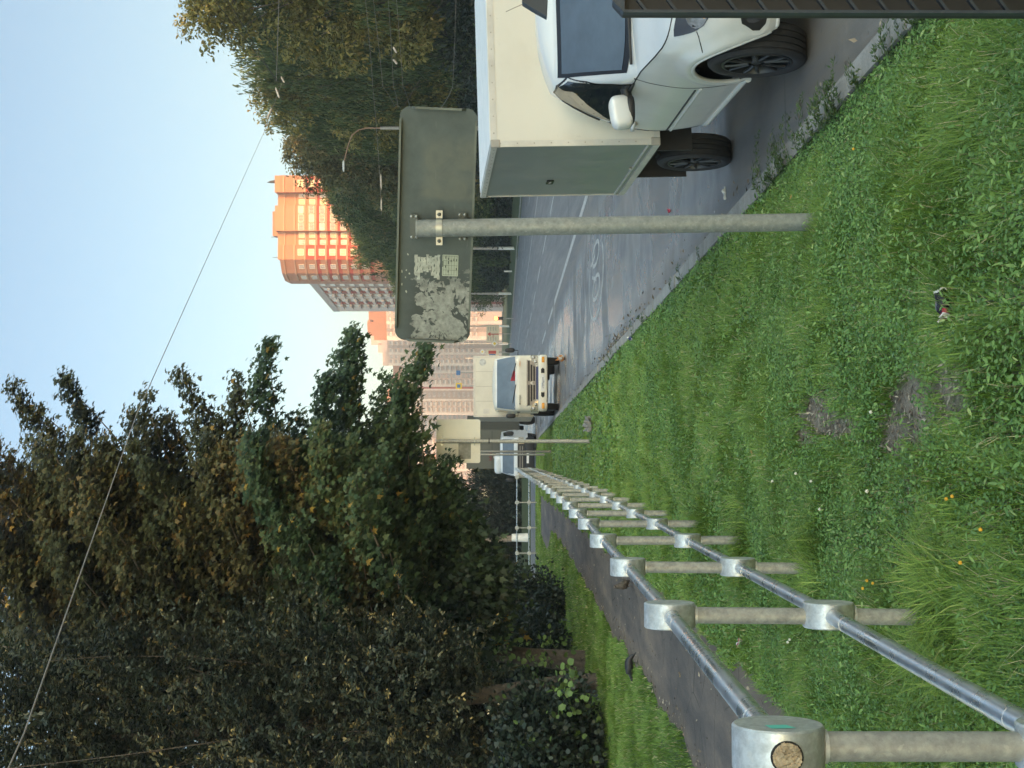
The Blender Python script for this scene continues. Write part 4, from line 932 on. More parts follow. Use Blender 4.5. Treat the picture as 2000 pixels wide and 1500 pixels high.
def KX(xf, n=7):
    s = 1 if xf >= 0 else -1; return s*.3*(1-math.acos(min(abs(xf), .9995)**(n/2))*2/math.pi)
def byx(fn): return lambda xf, t: fn(KX(xf), t)
# cream box truck ahead on the kerb lane
dT = H*F/(1092-VH); s_ = dT/F
tk = empty('box_truck', ((752-750)*s_, dT, 0), math.atan2(.068, 1), 'cream light truck with tall box body, blue band under its grille, facing the viewer', 'truck')
zz = lambda v: (1092-v)*s_
fnT = truck_shell(1.76, zz(1053), zz(967), 0, .36)
cabT = build_cab(tk, fnT, M['creamcab']); fX = byx(fnT)
ft = lambda v: (zz(v)-zz(1053))/(zz(967)-zz(1053))
patch(MB(), fX, wsp(.985, .975, ft(1009), ft(968.5)), .004, 8).build('windscreen_frame', M['white'], tk, smooth=60)
patch(MB(), fX, wsp(.945, .93, ft(1006.5), ft(971)), .010, 8).build('windscreen', M['wglass'], tk, smooth=60)
for s in (-1, 1):
    patch(MB(), lambda y, t: Vector((s*(abs(fnT(.6, t).x)), y, fnT(.6, t).z)), [(.42, ft(1005)), (.62, ft(973)), (1.3, ft(972)), (1.3, ft(1005))], .006, 3).build('side_window', M['glass'], tk, smooth=60)
    q = MB(); patch(q, fX, [(s*.998, ft(1037)), (s*.998, ft(1051)), (s*.60, ft(1051)), (s*.66, ft(1045)), (s*.80, ft(1039.5)), (s*.93, ft(1036))], .012, 4); h_ = q.build('headlight', M['chrome'], tk, smooth=60)
    q = MB()
    for kx, v_ in ((.90, 1042.5), (.76, 1046.5)): q.blob(fX(s*kx, ft(v_))+Vector((0, -.016, 0)), (.055, .02, .055), 2, 10)
    q.build('lamp_bowl', M['lamp'], h_, smooth=60)
    q = MB(); a0 = fnT(s*.30, ft(1013))+Vector((0, -.03, 0)); mx = ((817 if s > 0 else 688)-752)*s_
    pz = 996 if s > 0 else 998
    q.blob(a0, (.03, .04, .06), 2.2, 8); q.tube([a0, a0+Vector((s*.02, -.16, .02)), Vector((mx, a0.y-.20, zz(1012))), Vector((mx, a0.y-.2, zz(pz)))], .013, 6); ar = q.build('mirror_arm', M['black'], tk, smooth=60)
    q = MB(); q.blob((mx, a0.y-.2, zz(pz)), (.075, .05, .15), 3.2, 12); q.build('wing_mirror', M['black'], ar, smooth=60)
q = patch(MB(), fX, [(-.998, ft(1035.5)), (-.998, ft(1029)), (0, ft(1028.5)), (.998, ft(1029)), (.998, ft(1035.5)), (.80, ft(1039)), (.66, ft(1045)), (.62, ft(1046.5)), (0, ft(1046.5)), (-.62, ft(1046.5)), (-.66, ft(1045)), (-.80, ft(1039))], .005, 5); q.build('grille', M['grillegrey'], tk, smooth=60)
for v_, kx in ((1033, .80), (1038, .66), (1043.3, .60)):
    for s in (-1, 1):
        q = MB(); patch(q, fX, [(s*.07, ft(v_+1.5)), (s*.07, ft(v_-1.5)), (s*kx, ft(v_-1.5)), (s*kx*.97, ft(v_+1.5))], .009, 3); q.build('grille_slot', M['under'], tk)
q = patch(MB(), fX, [(-.60, ft(1052)), (-.58, ft(1046.8)), (0, ft(1046.6)), (.58, ft(1046.8)), (.60, ft(1052)), (0, ft(1052))], .007, 4); q.build('blue_band', M['blueband'], tk, smooth=60)
q = MB(); c = fnT(0, ft(1039))+Vector((0, -.012, 0)); e_ = .075
q.prism([(0, e_), (e_*.9, -e_*.6), (0, -e_*.15), (-e_*.9, -e_*.6)], lambda a, b_, t: Vector((c.x+a, c.y+t, c.z+b_)), -.01, .004); q.build('emblem', M['alu'], tk)
yF = fnT(0, .2).y
q = MB(); q.blob((0, .10, (zz(1052)+zz(1069))/2), (.885, .26, .145), 7, 14); bp = q.build('bumper', M['creamcab'], tk, smooth=45)
yB = .10-.262
text('\u0424\u041e\u0422\u041e\u041d', .085, 'lettering', M['black'], tk, Matrix.Translation((-.53, yF-.012, zz(1016))) @ UP)
text('Ollin', .085, 'lettering', M['orange'], tk, Matrix.Translation((.60, yF-.012, zz(1015.5))) @ UP)
q = MB(); q.box((0, yB, zz(1060.3)), (.52, .012, .112)); np_ = q.build('number_plate', M['white'], tk)
text('o\u042709\u0434\u0434\u0423\u043f', .075, 'lettering', M['blueband'], np_, Matrix.Translation((0, yB-.008, zz(1060.3))) @ UP)
for s in (-1, 1):
    q = MB(); q.prism([(s*.30, -.05), (s*.42, -.05), (s*.47, .0), (s*.42, .055), (s*.30, .055)], lambda a, b_, t: Vector((a, yB+t, zz(1060)+b_)), -.004, .02); q.build('bumper_hole', M['under'], bp)
    q = MB(); q.box((s*.72, yB-.002, zz(1060.5)), (.18, .02, .085)); q.build('fog_lamp', M['amber'], bp, bevel=.008)
for s, x0, x1 in ((-1, -.62, -.05), (1, .20, .62)):
    q = MB(); t0 = ft(1007.5)
    q.tube([fnT(0, t0)+Vector((x1 if s < 0 else x1, -.02, 0)), fnT(0, ft(1001))+Vector((x0, -.03, 0))], .011, 5); q.build('wiper', M['black'], tk)
q = MB(); q.grid([[fX(.08+.06*i, ft(1006-9*j*(1-.1*i)))+Vector((0, -.014, 0)) for j in np.linspace(0, 1, 4)] for i in range(7)]); q.build('red_pennant', M['redcloth'], tk)
q = MB(); q.box((-.1, 1.45, .62), (.8, 2.6, .22)); q.box((0, .35, .42), (.9, .16, .16)); q.box((0, 3.4, .58), (.7, 3.4, .18)); q.box((.25, .3, .40), (.25, .4, .22)); q.box((-.62, 2.4, .50), (.3, .7, .35)); q.build('chassis', M['under'], tk)
for s in (-1, 1):
    wheel(tk, (s*.72, .55, .37), .37, .2, .22, s, plain=True); wheel(tk, (s*.70, 3.6, .37), .37, .3, .22, s, plain=True)
    q = MB(); q.box((s*.74, .98, .5), (.26, .02, .45)); q.build('mudguard', M['black'], tk)
q = MB(); b0, b1, bz0, bz1 = 1.62, 5.1, zz(1044), zz(928.5)+.09; hw = .99
q.box((0, (b0+b1)/2, (bz0+bz1)/2), (2*hw, b1-b0, bz1-bz0)); bxo = q.build('box_body', M['greybox'], tk, bevel=.01)
q = MB(); q.box((0, b0, (bz0+bz1)/2+.02), (2*hw-.10, .02, bz1-bz0-.14)); q.build('front_panel', M['creamcab'], bxo)
q = MB()
for x in (-.48, 0, .48): q.box((x, b0-.012, (bz0+bz1)/2), (.008, .008, bz1-bz0-.16))
q.build('panel_joint', M['bracketgrey'], bxo)
q = MB()
for s in (-1, 1):
    q.box((s*(hw-.03), b0-.004, (bz0+bz1)/2), (.06, .03, bz1-bz0)); q.box((s*(hw-.15), b0-.02, bz1-.09), (.10, .02, .035))
q.box((0, b0-.004, bz1-.03), (2*hw-.12, .03, .06)); q.build('edge_trim', M['alu'], bxo)
q = MB(); q.box((-.80, b0-.014, bz1-.42), (.16, .006, .2)); q.build('sticker', M['alu'], bxo)
q = MB(); q.tube([(.78, b0-.016, bz1-.30), (.78, b0-.009, bz1-.30)], .11, 24); q.build('round_sticker', M['dash'], bxo)
q = MB()
for y in np.arange(b0+.3, b1-.1, .42):
    for s in (-1, 1): q.box((s*hw, y, (bz0+bz1)/2), (.012, .05, bz1-bz0-.1))
q.build('side_rib', M['alu'], bxo)

# white truck turned into the side street, dark olive box behind its cab
dW = 71.5; sw = dW/F
wt = empty('box_truck', ((606-750)*sw, dW, 0), R(-13), 'white truck with black grille and dark olive box body, standing half behind the cream sign', 'truck')
zw = lambda v: (1047-v)*sw
fnW = truck_shell(2.05, zw(1030), zw(979), 0, .34, 7, 1.6); fw = lambda v: (zw(v)-zw(1030))/(zw(979)-zw(1030))
build_cab(wt, fnW, M['whitecab'])
fXW = byx(fnW); patch(MB(), fXW, wsp(.95, .94, fw(1003), fw(981)), .006, 8).build('windscreen', M['wglass'], wt, smooth=60)
for s in (-1, 1):
    patch(MB(), lambda y, t: Vector((s*(abs(fnW(.6, t).x)), y, fnW(.6, t).z)), [(.45, fw(1001)), (.62, fw(983)), (1.35, fw(982)), (1.35, fw(999))], .008, 3).build('side_window', M['glass'], wt, smooth=60)
    q = MB(); patch(q, fXW, [(s*.995, fw(1012)), (s*.995, fw(1022)), (s*.72, fw(1023)), (s*.70, fw(1012))], .014, 3); q.build('headlight', M['chrome'], wt, smooth=60)
    q = MB(); mx = s*1.22; q.tube([fnW(s*.3, fw(995)), Vector((mx, .2, zw(990))), Vector((mx, .2, zw(1000)))], .02, 6); ar = q.build('mirror_arm', M['black'], wt)
    q = MB(); q.blob((mx, .2, zw(995)), (.10, .06, .20), 3, 10); q.build('wing_mirror', M['black'], ar, smooth=60)
q = patch(MB(), fXW, [(-.97, fw(1029)), (-.97, fw(1010.5)), (0, fw(1010)), (.97, fw(1010.5)), (.97, fw(1029)), (0, fw(1029))], .008, 4); gr_ = q.build('grille', M['black'], wt, smooth=60)
for v_ in (1015, 1019.5):
    q = MB(); patch(q, fXW, [(-.6, fw(v_+.6)), (-.6, fw(v_-.6)), (.6, fw(v_-.6)), (.6, fw(v_+.6))], .014, 2); q.build('grille_bar', M['bracketgrey'], gr_)
q = MB(); q.blob((0, .1, zw(1034)), (1.03, .26, .24), 7, 12); bp = q.build('bumper', M['black'], wt, smooth=45)
q = MB(); q.box((.02, -.165, zw(1030)), (.52, .012, .115)); q.build('number_plate', M['white'], bp)
q = MB(); q.box((0, .0, zw(1039.5)), (1.7, .06, .07)); q.build('bumper_strip', M['alu'], bp)
q = MB(); q.blob((-.55, .85, zw(973)), (.48, .45, .22), 4, 12); q.build('roof_deflector', M['whitecab'], wt, smooth=50)
q = MB(); q.box((0, 2.4, .7), (.9, 4.5, .25)); q.build('chassis', M['under'], wt)
for s in (-1, 1): wheel(wt, (s*.86, .75, .42), .42, .24, .25, s, plain=True); wheel(wt, (s*.86, 4.3, .42), .42, .34, .25, s, plain=True)
q = MB(); q.box((-.05, 3.2, 2.2), (2.1, 2.9, 2.75)); wb = q.build('box_body', M['olive'], wt, bevel=.02)
q = MB(); q.tube([(-.45, 1.74, zw(970)), (-.45, 1.755, zw(970))], .19, 24); q.build('round_sticker', M['dash'], wb)
q = MB(); rr = random.Random(2)
for k in range(7): q.box((-.62+k*.075, 1.745, zw(957)+rr.uniform(-.02, .02)), (.045, .012, rr.uniform(.10, .17)))
q.build('red_lettering', simple('faded red lettering', (.16, .035, .035), .8), wb)
q = MB(); q.box((-.05, 1.745, zw(960)), (2.0, .012, .02)); q.build('panel_joint', M['under'], wb)

# ---------------------------------------------------------------- birds, litter
def bird(name, loc, rz, spine, radii, mat, headmat, label, cat, leg_h):
    o = empty(name, loc, rz, label, cat)
    n = 9; P_ = [Vector(p) for p in spine]; pts_, rs_ = [], []
    for i in range(len(P_)-1):
        for k in range(n):
            t = k/n; a, b_, c, d = P_[max(i-1, 0)], P_[i], P_[i+1], P_[min(i+2, len(P_)-1)]
            pts_.append(.5*((2*b_)+(c-a)*t+(2*a-5*b_+4*c-d)*t*t+(3*b_-a-3*c+d)*t**3)); rs_.append(radii[i]*(1-t)+radii[i+1]*t)
    pts_.append(P_[-1]); rs_.append(radii[-1])
    q = MB(); q.tube(pts_, rs_, 14)
    for s in (-1, 1):
        q.blob((s*radii[2]*.75, P_[2].y, P_[2].z+.006), (.014, .075, .034), 2.2, 8, Matrix.Rotation(R(-14), 3, 'X'))
        f0 = Vector((s*.02, P_[3].y-.01, P_[2].z-radii[2]*.7)); q.tube([f0, f0+Vector((0, -.008, -.02)), Vector((f0.x, f0.y, .004))], [.008, .004, .003], 6)
        for a in (-.5, 0, .5): q.tube([Vector((f0.x, f0.y, .004)), Vector((f0.x+.03*math.sin(a), f0.y+.03*math.cos(a), .003))], [.003, .0015], 5)
    q.build('body', mat, o, smooth=60)
    h = P_[-3]; q = MB()
    for s in (-1, 1): q.blob((s*radii[-3]*.82, h.y+.006, h.z+.006), (.004, .004, .004), 2, 6)
    q.build('eye', M['blackgloss'], o, smooth=60); return o
M['feather'] = simple('brown-grey feathers', (.085, .07, .06), .7, 0, .5, 40)
M['crowf'] = simple('black feathers', (.018, .018, .022), .5, 0, .4, 40)
b1 = G(357, 1240, .09); b1.z = float(gz(b1.x, b1.y))+.012
bird('pigeon', b1, R(165), [(0, -.150, .035), (0, -.10, .062), (0, -.045, .098), (0, .012, .140), (0, .045, .195), (0, .058, .238), (0, .086, .238), (0, .108, .228)], [.012, .026, .052, .058, .034, .026, .012, .002], M['feather'], None,
     'brown-grey pigeon standing on the footpath behind the railing', 'bird', .05)
b2_ = G(198, 1250, .09); b2_.z = float(gz(b2_.x, b2_.y))+.012
bird('crow', b2_, R(255), [(0, -.20, .07), (0, -.11, .09), (0, -.02, .11), (0, .06, .115), (0, .11, .10), (0, .14, .075), (0, .165, .05), (0, .195, .025)], [.010, .026, .055, .05, .032, .026, .012, .002], M['crowf'], None,
     'black bird pecking at the edge of the footpath beside the grass', 'bird', .05)

def crumple(name, loc, size, mats, label, seed, cat='litter', rz=0):
    rr = random.Random(seed); o = bpy.data.objects.new
    q = MB(); q.blob((0, 0, size[2]), size, 3, 9); vs = []
    for p in q.v:
        k = 1+.28*math.sin(p[0]*90+seed)+.22*math.sin(p[1]*110+p[2]*70+seed*2); vs.append((p[0]*k, p[1]*k, max(p[2]*k, -.01)))
    q.v = vs; q.mi = [min(len(mats)-1, int((.5+.5*math.sin(q.v[f[0]][0]*45+q.v[f[0]][2]*60+seed))*len(mats))) for f in q.f]
    t = q.build(name, mats, None, smooth=25); t.location = loc; t.rotation_euler = (0, 0, rz); setp(t, label, cat); return t
M['redshiny'] = simple('red foil', (.35, .02, .04), .25, .2, .3, 20); M['darkfoil'] = simple('dark foil', (.03, .025, .025), .22, .5, .5, 18); M['paperw'] = simple('white card', (.66, .64, .6), .7, 0, .2, 30)
def on(u, v, z=.25, dz=0):
    p = G(u, v, z); p = G(u, v, float(gz(p.x, p.y))+dz); p.z = float(gz(p.x, p.y))+dz; return p
# crushed cup: dark foil tube with a red and white rim
lo = on(913, 1862, .25, .05); cup = empty('crushed_packet', lo, R(35), 'crushed shiny dark packet with a red and white torn rim lying in the grass', 'litter')
q = MB(); rows = []
for i, (x, r_) in enumerate(((-.075, .030), (-.05, .042), (-.02, .046), (.01, .044), (.04, .040))):
    rows.append([Vector((x+.008*math.sin(3*a+i), r_*math.cos(a)*(1+.18*math.sin(3*a+i*2)), .03+r_*.8*math.sin(a)*(1+.15*math.cos(5*a+i)))) for a in np.linspace(0, 2*math.pi, 25)[:-1]])
q.grid(rows, True); q.build('foil_body', M['darkfoil'], cup, smooth=35)
q = MB(); q.grid([rows[0], [p+Vector((-.03, .004*math.sin(i*2), .012*math.sin(i))) for i, p in enumerate(rows[0])]], True); q.build('red_rim', M['redshiny'], cup, smooth=35)
q = MB(); q.grid([[p+Vector((-.03, 0, .01*math.sin(i))) for i, p in enumerate(rows[0][2:16])], [p+Vector((-.05, .01*math.sin(i*2), .02+.008*math.sin(i*3))) for i, p in enumerate(rows[0][2:16])]]); q.build('white_edge', M['paperw'], cup, smooth=35)
q = MB(); q.grid([rows[4], [p+Vector((.014, .004*math.sin(i*2), .004*math.sin(i*3))) for i, p in enumerate(rows[4])]], True); q.build('torn_edge', M['paperw'], cup, smooth=35)
cup.scale = (.66, .66, .66)
crumple('paper_scrap', on(660, 1852, .25, .005), (.012, .030, .009), [M['paperw'], M['dash']], 'crumpled white card scrap on the bare earth patch', 3)
crumple('wrapper', on(245, 1450, .22, .02), (.012, .045, .012), [M['paperw'], M['redshiny'], M['insul']], 'small pink and white wrapper in the grass behind the railing', 8, 'litter', .6)
o = crumple('paper_scrap', G(688, 1107, .004), (.05, .09, .03), [M['paperw'], M['redshiny'], M['paperw']], 'white and red bottle lying on the road just in front of the cream truck', 11, 'litter'); 
o.name = 'plastic_bottle'; o.data = o.data.copy(); q = MB()
q.lathe([(.001, -.14), (.045, -.14), (.05, -.12), (.05, -.04), (.048, -.035), (.048, .04), (.05, .045), (.045, .08), (.018, .12), (.018, .15), (.001, .15)], 16, lambda a, b_, z: Vector((a, z, b_+.05)))
q.mi = [1 if abs(sum(q.v[i][1] for i in f)/4) < .042 else 0 for f in q.f]
t_ = q.build('plastic_bottle', [M['paperw'], M['redshiny']], None, smooth=40); t_.location = o.location; t_.rotation_euler = (0, 0, .25); setp(t_, o['label'], 'bottle'); bpy.data.objects.remove(o); t_.name = 'plastic_bottle'
crumple('cardboard_scrap', G(800, 1102, .004), (.09, .10, .09), [M['orange'], simple('brown card', (.18, .08, .04), .8), M['paperw']], 'torn orange-brown cardboard lump on the road right of the cream truck', 5)
for k, (u, v, lab) in enumerate(((724, 1103, 'tiny white paper bit on the road nearest the truck bumper'), (694, 1127, 'tiny white paper bit by the kerb left of the truck'), (1122, 1423, 'white tissue on the asphalt behind the van rear wheel'),
                                 (1083, 1402, 'white paper bit at the kerb right of the thick sign pole'), (840, 1200, 'white paper bit against the kerb near the drift of dry leaves'), (737, 1172, 'white scrap in the grass near the kerb stone'))):
    p = on(u, v, .0 if k in (0, 2, 3, 4) else .12, .006)
    crumple('paper_scrap', p, (.02, .035, .012) if k not in (2,) else (.025, .05, .02), [M['paperw'], M['dash']], lab, 20+k, 'litter', k)
crumple('paper_scrap', on(838, 1236, .12, .02), (.022, .05, .03), [M['paperw'], M['blueband']], 'small white and blue packet in the grass beside the kerb', 31)
crumple('stone', on(670, 1158, .12, .01), (.14, .30, .07), [M['kerb']], 'flat pale stone in the grass near the kerb by the cream sign', 41, 'stone')
crumple('red_cap', G(1058+30, 1310, .004), (.02, .03, .015), [M['redshiny']], 'small red scrap on the asphalt right of the thick sign pole', 43)

# small flowers in the turf and fallen leaves
M['petal'] = simple('white clover head', (.72, .70, .60), .8, 0, .2, 60); M['petaly'] = simple('yellow flower', (.75, .42, .04), .7, 0, .25, 60); M['drygold'] = simple('fallen yellow leaf', (.40, .24, .06), .8, 0, .4, 30); M['drybrown'] = simple('fallen brown leaf', (.22, .11, .05), .85, 0, .4, 30)
def flower(u, v, mat, lab, grp, r=.0065):
    p = on(u, v, .22); h = random.uniform(.09, .15); o = empty('clover_flower' if mat == 'petal' else 'hawkbit_flower', p, 0, lab, 'flower', grp)
    q = MB(); q.tube([(0, 0, 0), (.006, 0, h*.6), (0, .004, h)], .0018, 5); q.build('stem', M['weed'], o); q = MB()
    for k in range(18):
        a = k*2.4; z = 1-2*(k+.5)/18; rr_ = math.sqrt(1-z*z); q.blob((rr_*math.cos(a)*r*.8, rr_*math.sin(a)*r*.8, h+z*r*.7), (r*.32, r*.32, r*.45), 2, 5)
    q.build('head', M[mat], o, smooth=60)
for (u, v) in ((560, 1622), (505, 1650), (575, 1605), (250, 1590), (335, 1612), (245, 1598), (560, 1560), (540, 1775), (695, 1752)): flower(u, v, 'petal', 'small white clover head standing in the verge grass', 'white clover heads in the verge')
for (u, v) in ((365, 1752), (360, 1757), (350, 1760), (525, 1915), (530, 1922), (465, 1992), (1210, 1730), (400, 1965)): flower(u, v, 'petaly', 'small yellow flower standing in the verge grass', 'yellow flowers in the verge', .0055)
for k, (u, v, z, m_) in enumerate(((300, 1322, .12, 'drygold'), (255, 1330, .12, 'drybrown'), (330, 1290, .12, 'drybrown'), (200, 1390, .15, 'drybrown'), (180, 1330, .14, 'drygold'), (360, 1205, .1, 'drybrown'), (420, 1180, .1, 'drygold'), (215, 1485, .2, 'drybrown'), (830, 1260, .14, 'drygold'), (1010, 1330, .15, 'drybrown'), (900, 1450, .2, 'drygold'), (690, 1475, .2, 'drybrown'), (620, 1475, .2, 'drygold'), (1115, 1545, .2, 'drygold'), (1440, 1596, .0, 'drygold'), (1402, 1592, .0, 'drybrown'))):
    p = on(u, v, z, .012 if z < .13 else .07); q = MB(); s = .028 if k % 2 else .036; q.add([tuple(c*s) for c in MAPLE*np.array((1, 1, -1.2))], [tuple(range(len(MAPLE)))]); o = q.build('fallen_leaf', M[m_]); o.location = p; o.rotation_euler = (random.uniform(-.3, .3), random.uniform(-.3, .3), k*1.7)
    setp(o, 'fallen yellow leaf lying on the ground' if m_ == 'drygold' else 'fallen brown leaf lying on the ground', 'leaf', 'fallen yellow leaves' if m_ == 'drygold' else 'fallen brown leaves')
# ---------------------------------------------------------------- trees
def rndu(n): return nrm(RNG.normal(size=(n, 3)))
def ellpts(n, c, r, shell=.55):
    u = rndu(n); rad = (shell+(1-shell)*RNG.random(n))[:, None]; return np.array(c)+u*rad*np.array(r), u
def leafcloud(cent, per, spread, tmpl, size, ctr, droop=.6, out=.5, jit=.5, squash=(1, 1, .8)):
    """leaves in clumps round the given centres"""
    n = len(cent)*per; pos = np.repeat(cent, per, 0)+RNG.normal(0, 1, (n, 3))*np.array(squash)*(np.repeat(spread, per)[:, None] if np.ndim(spread) else spread)
    o = nrm(pos-np.array(ctr)); up = np.array([0, 0, 1.0])
    yd = o*out-up*droop+RNG.normal(0, jit, (n, 3)); nd = o*.6+up*.55+RNG.normal(0, .45, (n, 3))
    V_, F_ = leaves(tmpl, pos, yd, nd, size*RNG.uniform(.6, 1.25, n)); return V_, F_, n
def joinl(lst):
    V_, F_, R_, o = [], [], [], 0
    for v, f_, r_ in lst: V_.append(v); F_.append(f_+o); R_.append(r_); o += len(v)
    return np.concatenate(V_), np.concatenate(F_), np.concatenate(R_)
def clumprnd(ncl, per, k, base=.45, a=.22, b_=.16):
    return np.repeat(np.clip(np.repeat(RNG.normal(base, a, ncl), per)+RNG.normal(0, b_, ncl*per), 0, 1), k)
def limbs(mb, p0, p1, r0, r1, bend=.15, n=7, seg=8):
    p0, p1 = Vector(p0), Vector(p1); d = p1-p0; o = Vector(RNG.normal(0, 1, 3))*d.length*bend
    mb.tube([p0+d*t+o*math.sin(math.pi*t)*.6 for t in np.linspace(0, 1, n)], [r0+(r1-r0)*t for t in np.linspace(0, 1, n)], seg); return p1
def cpt(u, v, d): return np.array(P(u, v, d))

def big_maple():
    bx_, by_ = P(205, 1135, 28.8).x, 28.8; bz_ = float(gz(bx_, by_))
    t = empty('maple_tree', (bx_, by_, bz_), 0, 'big dark maple with browning top, its long shoots reaching out towards the road', 'tree')
    o = np.array(t.location); q = MB(); top = np.array([bx_+.35, by_, 4.2]); cr = np.array([bx_+1.0, by_, 9.5])
    q.tube([Vector((bx_, by_, bz_-.2))-t.location, Vector((bx_+.10, by_, 1.0))-t.location, Vector((bx_+.22, by_, 2.2))-t.location, Vector(top)-t.location, Vector((bx_+.7, by_+.2, 7))-t.location, Vector(cr)-t.location],
           [.24, .185, .165, .15, .11, .05], 14)
    trunk = q.build('trunk', M['bark'], t, smooth=60)
    up_, lo_ = [], []; lim = MB()
    def put(cent, per, sp, size, ctr, **kw):
        cent = np.asarray(cent)
        for hi in (True, False):
            c = cent[(cent[:, 2] > 6.2+RNG.normal(0, .8, len(cent))) == hi]; s = sp[(cent[:, 2] > -99)] if np.ndim(sp) else sp
            if len(c) == 0: continue
            v, f_, n = leafcloud(c, per, s if not np.ndim(s) else float(np.mean(s)), MAPLE, size, ctr, **kw)
            (up_ if hi else lo_).append((v-o, f_, clumprnd(len(c), per, len(MAPLE), .28)))  # darker leaf tone stands in for shade behind the plumes
    ctr = cpt(330, 600, 28.8)
    # the body of the crown
    for (u, v, d, rx, ry, rz, n) in ((330, 470, 28.8, 2.5, 2.6, 4.6, 360), (470, 740, 28.2, 1.7, 2.0, 1.9, 190), (430, 130, 28.8, 1.7, 2.3, 3.2, 150), (150, 300, 29.5, 3.0, 2.4, 5.0, 260),
                                     (400, 900, 27.6, 1.6, 1.5, .8, 80), (440, 480, 28, 1.5, 2, 2.2, 130), (490, 300, 28, .8, 1.2, 1.5, 60), (300, 930, 28, 1.5, 1.6, .7, 60), (530, 640, 27.6, .8, 1.2, 1.2, 60)):
        c, _ = ellpts(n, cpt(u, v, d), (rx, ry, rz), .35); c = c[[not (750+F*p[0]/p[1] > 370 and VH-F*(p[2]-H)/p[1] > 835+(560-(750+F*p[0]/p[1]))*.62) for p in c]]; c = c+np.array((0, .9, 0)); put(c, 46, .31, .14, ctr, droop=.8, out=.5)
        for e in c[::12]: limbs(lim, np.array(top)*.55+np.array(cr)*.45-o+RNG.normal(0, .5, 3)*np.array((.3, .3, 1.5)), e-o, .035, .008, .1, 6, 6)
    # leafy plumes fanning out of the crown towards the road, leaves hanging in overlapping rows
    def plume(a, c, w_, size, per, base, tip=True, bright=0):
        L = float(np.linalg.norm(c-a)); n = int(52*L/2*w_)+10; tt = RNG.random(n)**1.05; sp = (.30*(1-tt)+.055)*w_
        ax = (c-a)/L; bow = np.array([0, 0, .10*L])
        cc = a+(c-a)*tt[:, None]+bow*np.sin(math.pi*tt)[:, None]+RNG.normal(0, 1, (n, 3))*sp[:, None]*np.array((.55, .85, .7)); m = n*per
        pos = np.repeat(cc, per, 0)+RNG.normal(0, .085, (m, 3)); yd = ax*.75+np.array([.12, -.25, -.85])+RNG.normal(0, .28, (m, 3)); nd = np.array([.25, -.55, .65])+RNG.normal(0, .28, (m, 3))
        v, f_ = leaves(MAPLE, pos, yd, nd, size*(1-.3*np.repeat(tt, per))*RNG.uniform(.7, 1.2, m)); rn = np.clip(base+np.repeat(RNG.normal(0, .08, n), per)+RNG.normal(0, .13, m)+bright, 0, 1)
        rn = np.where(RNG.random(m) < .012, 1, np.minimum(rn, .95)); (up_ if (a[2]+c[2])/2 > 6.0+RNG.normal(0, .7) else lo_).append((v-o, f_, np.repeat(rn, len(MAPLE))))
        limbs(lim, a-o, c+bow*.2-o, .022, .004, .03, 7, 6)
    for k in range(105):
        v0 = RNG.uniform(30, 900); u0 = RNG.uniform(190, 500); ln = RNG.uniform(150, 260); slope = np.interp(v0, (0, 350, 700, 900), (-.85, -.6, -.25, .12))+RNG.normal(0, .12)
        u1 = min(u0+ln, np.interp(v0, (0, 100, 300, 550, 700, 850, 900), (590, 640, 640, 650, 660, 640, 560))+RNG.uniform(-30, 15)); d0 = 27.2+RNG.normal(0, .5)-(.6 if u0 > 330 else 0)
        if v0+slope*(u1-u0) > 835+(560-u1)*.62 and u1 > 370: continue
        plume(cpt(u0, v0, d0+.3), cpt(u1, v0+slope*(u1-u0), d0-.7), RNG.uniform(.85, 1.25), .13, 10, RNG.normal(.58, .18))
    # big filler leaves deep inside, coloured dark for the shade there
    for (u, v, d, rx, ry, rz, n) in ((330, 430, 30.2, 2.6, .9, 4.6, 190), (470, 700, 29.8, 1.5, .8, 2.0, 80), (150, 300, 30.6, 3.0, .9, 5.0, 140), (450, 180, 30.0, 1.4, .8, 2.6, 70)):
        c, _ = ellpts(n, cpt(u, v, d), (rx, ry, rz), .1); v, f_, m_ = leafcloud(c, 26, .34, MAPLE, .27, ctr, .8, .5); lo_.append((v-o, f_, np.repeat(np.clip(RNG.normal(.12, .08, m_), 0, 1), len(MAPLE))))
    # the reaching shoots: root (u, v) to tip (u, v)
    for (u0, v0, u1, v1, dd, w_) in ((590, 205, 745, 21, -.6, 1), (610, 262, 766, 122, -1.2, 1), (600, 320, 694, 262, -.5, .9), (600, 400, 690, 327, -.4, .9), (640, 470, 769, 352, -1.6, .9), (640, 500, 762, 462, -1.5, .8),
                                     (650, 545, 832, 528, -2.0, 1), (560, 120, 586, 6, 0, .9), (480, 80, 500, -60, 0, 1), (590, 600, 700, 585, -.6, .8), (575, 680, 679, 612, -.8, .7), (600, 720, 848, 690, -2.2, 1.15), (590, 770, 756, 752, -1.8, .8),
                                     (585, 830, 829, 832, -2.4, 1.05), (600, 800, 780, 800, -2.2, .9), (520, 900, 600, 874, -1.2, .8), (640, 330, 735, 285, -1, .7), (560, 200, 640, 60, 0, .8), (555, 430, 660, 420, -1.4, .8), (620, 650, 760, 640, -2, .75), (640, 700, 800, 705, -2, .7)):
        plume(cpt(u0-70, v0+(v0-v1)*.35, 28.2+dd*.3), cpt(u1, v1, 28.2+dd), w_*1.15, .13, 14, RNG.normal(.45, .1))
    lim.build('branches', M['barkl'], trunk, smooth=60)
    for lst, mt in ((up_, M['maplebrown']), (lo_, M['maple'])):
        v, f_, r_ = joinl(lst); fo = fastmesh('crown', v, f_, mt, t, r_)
    return t
big_maple()

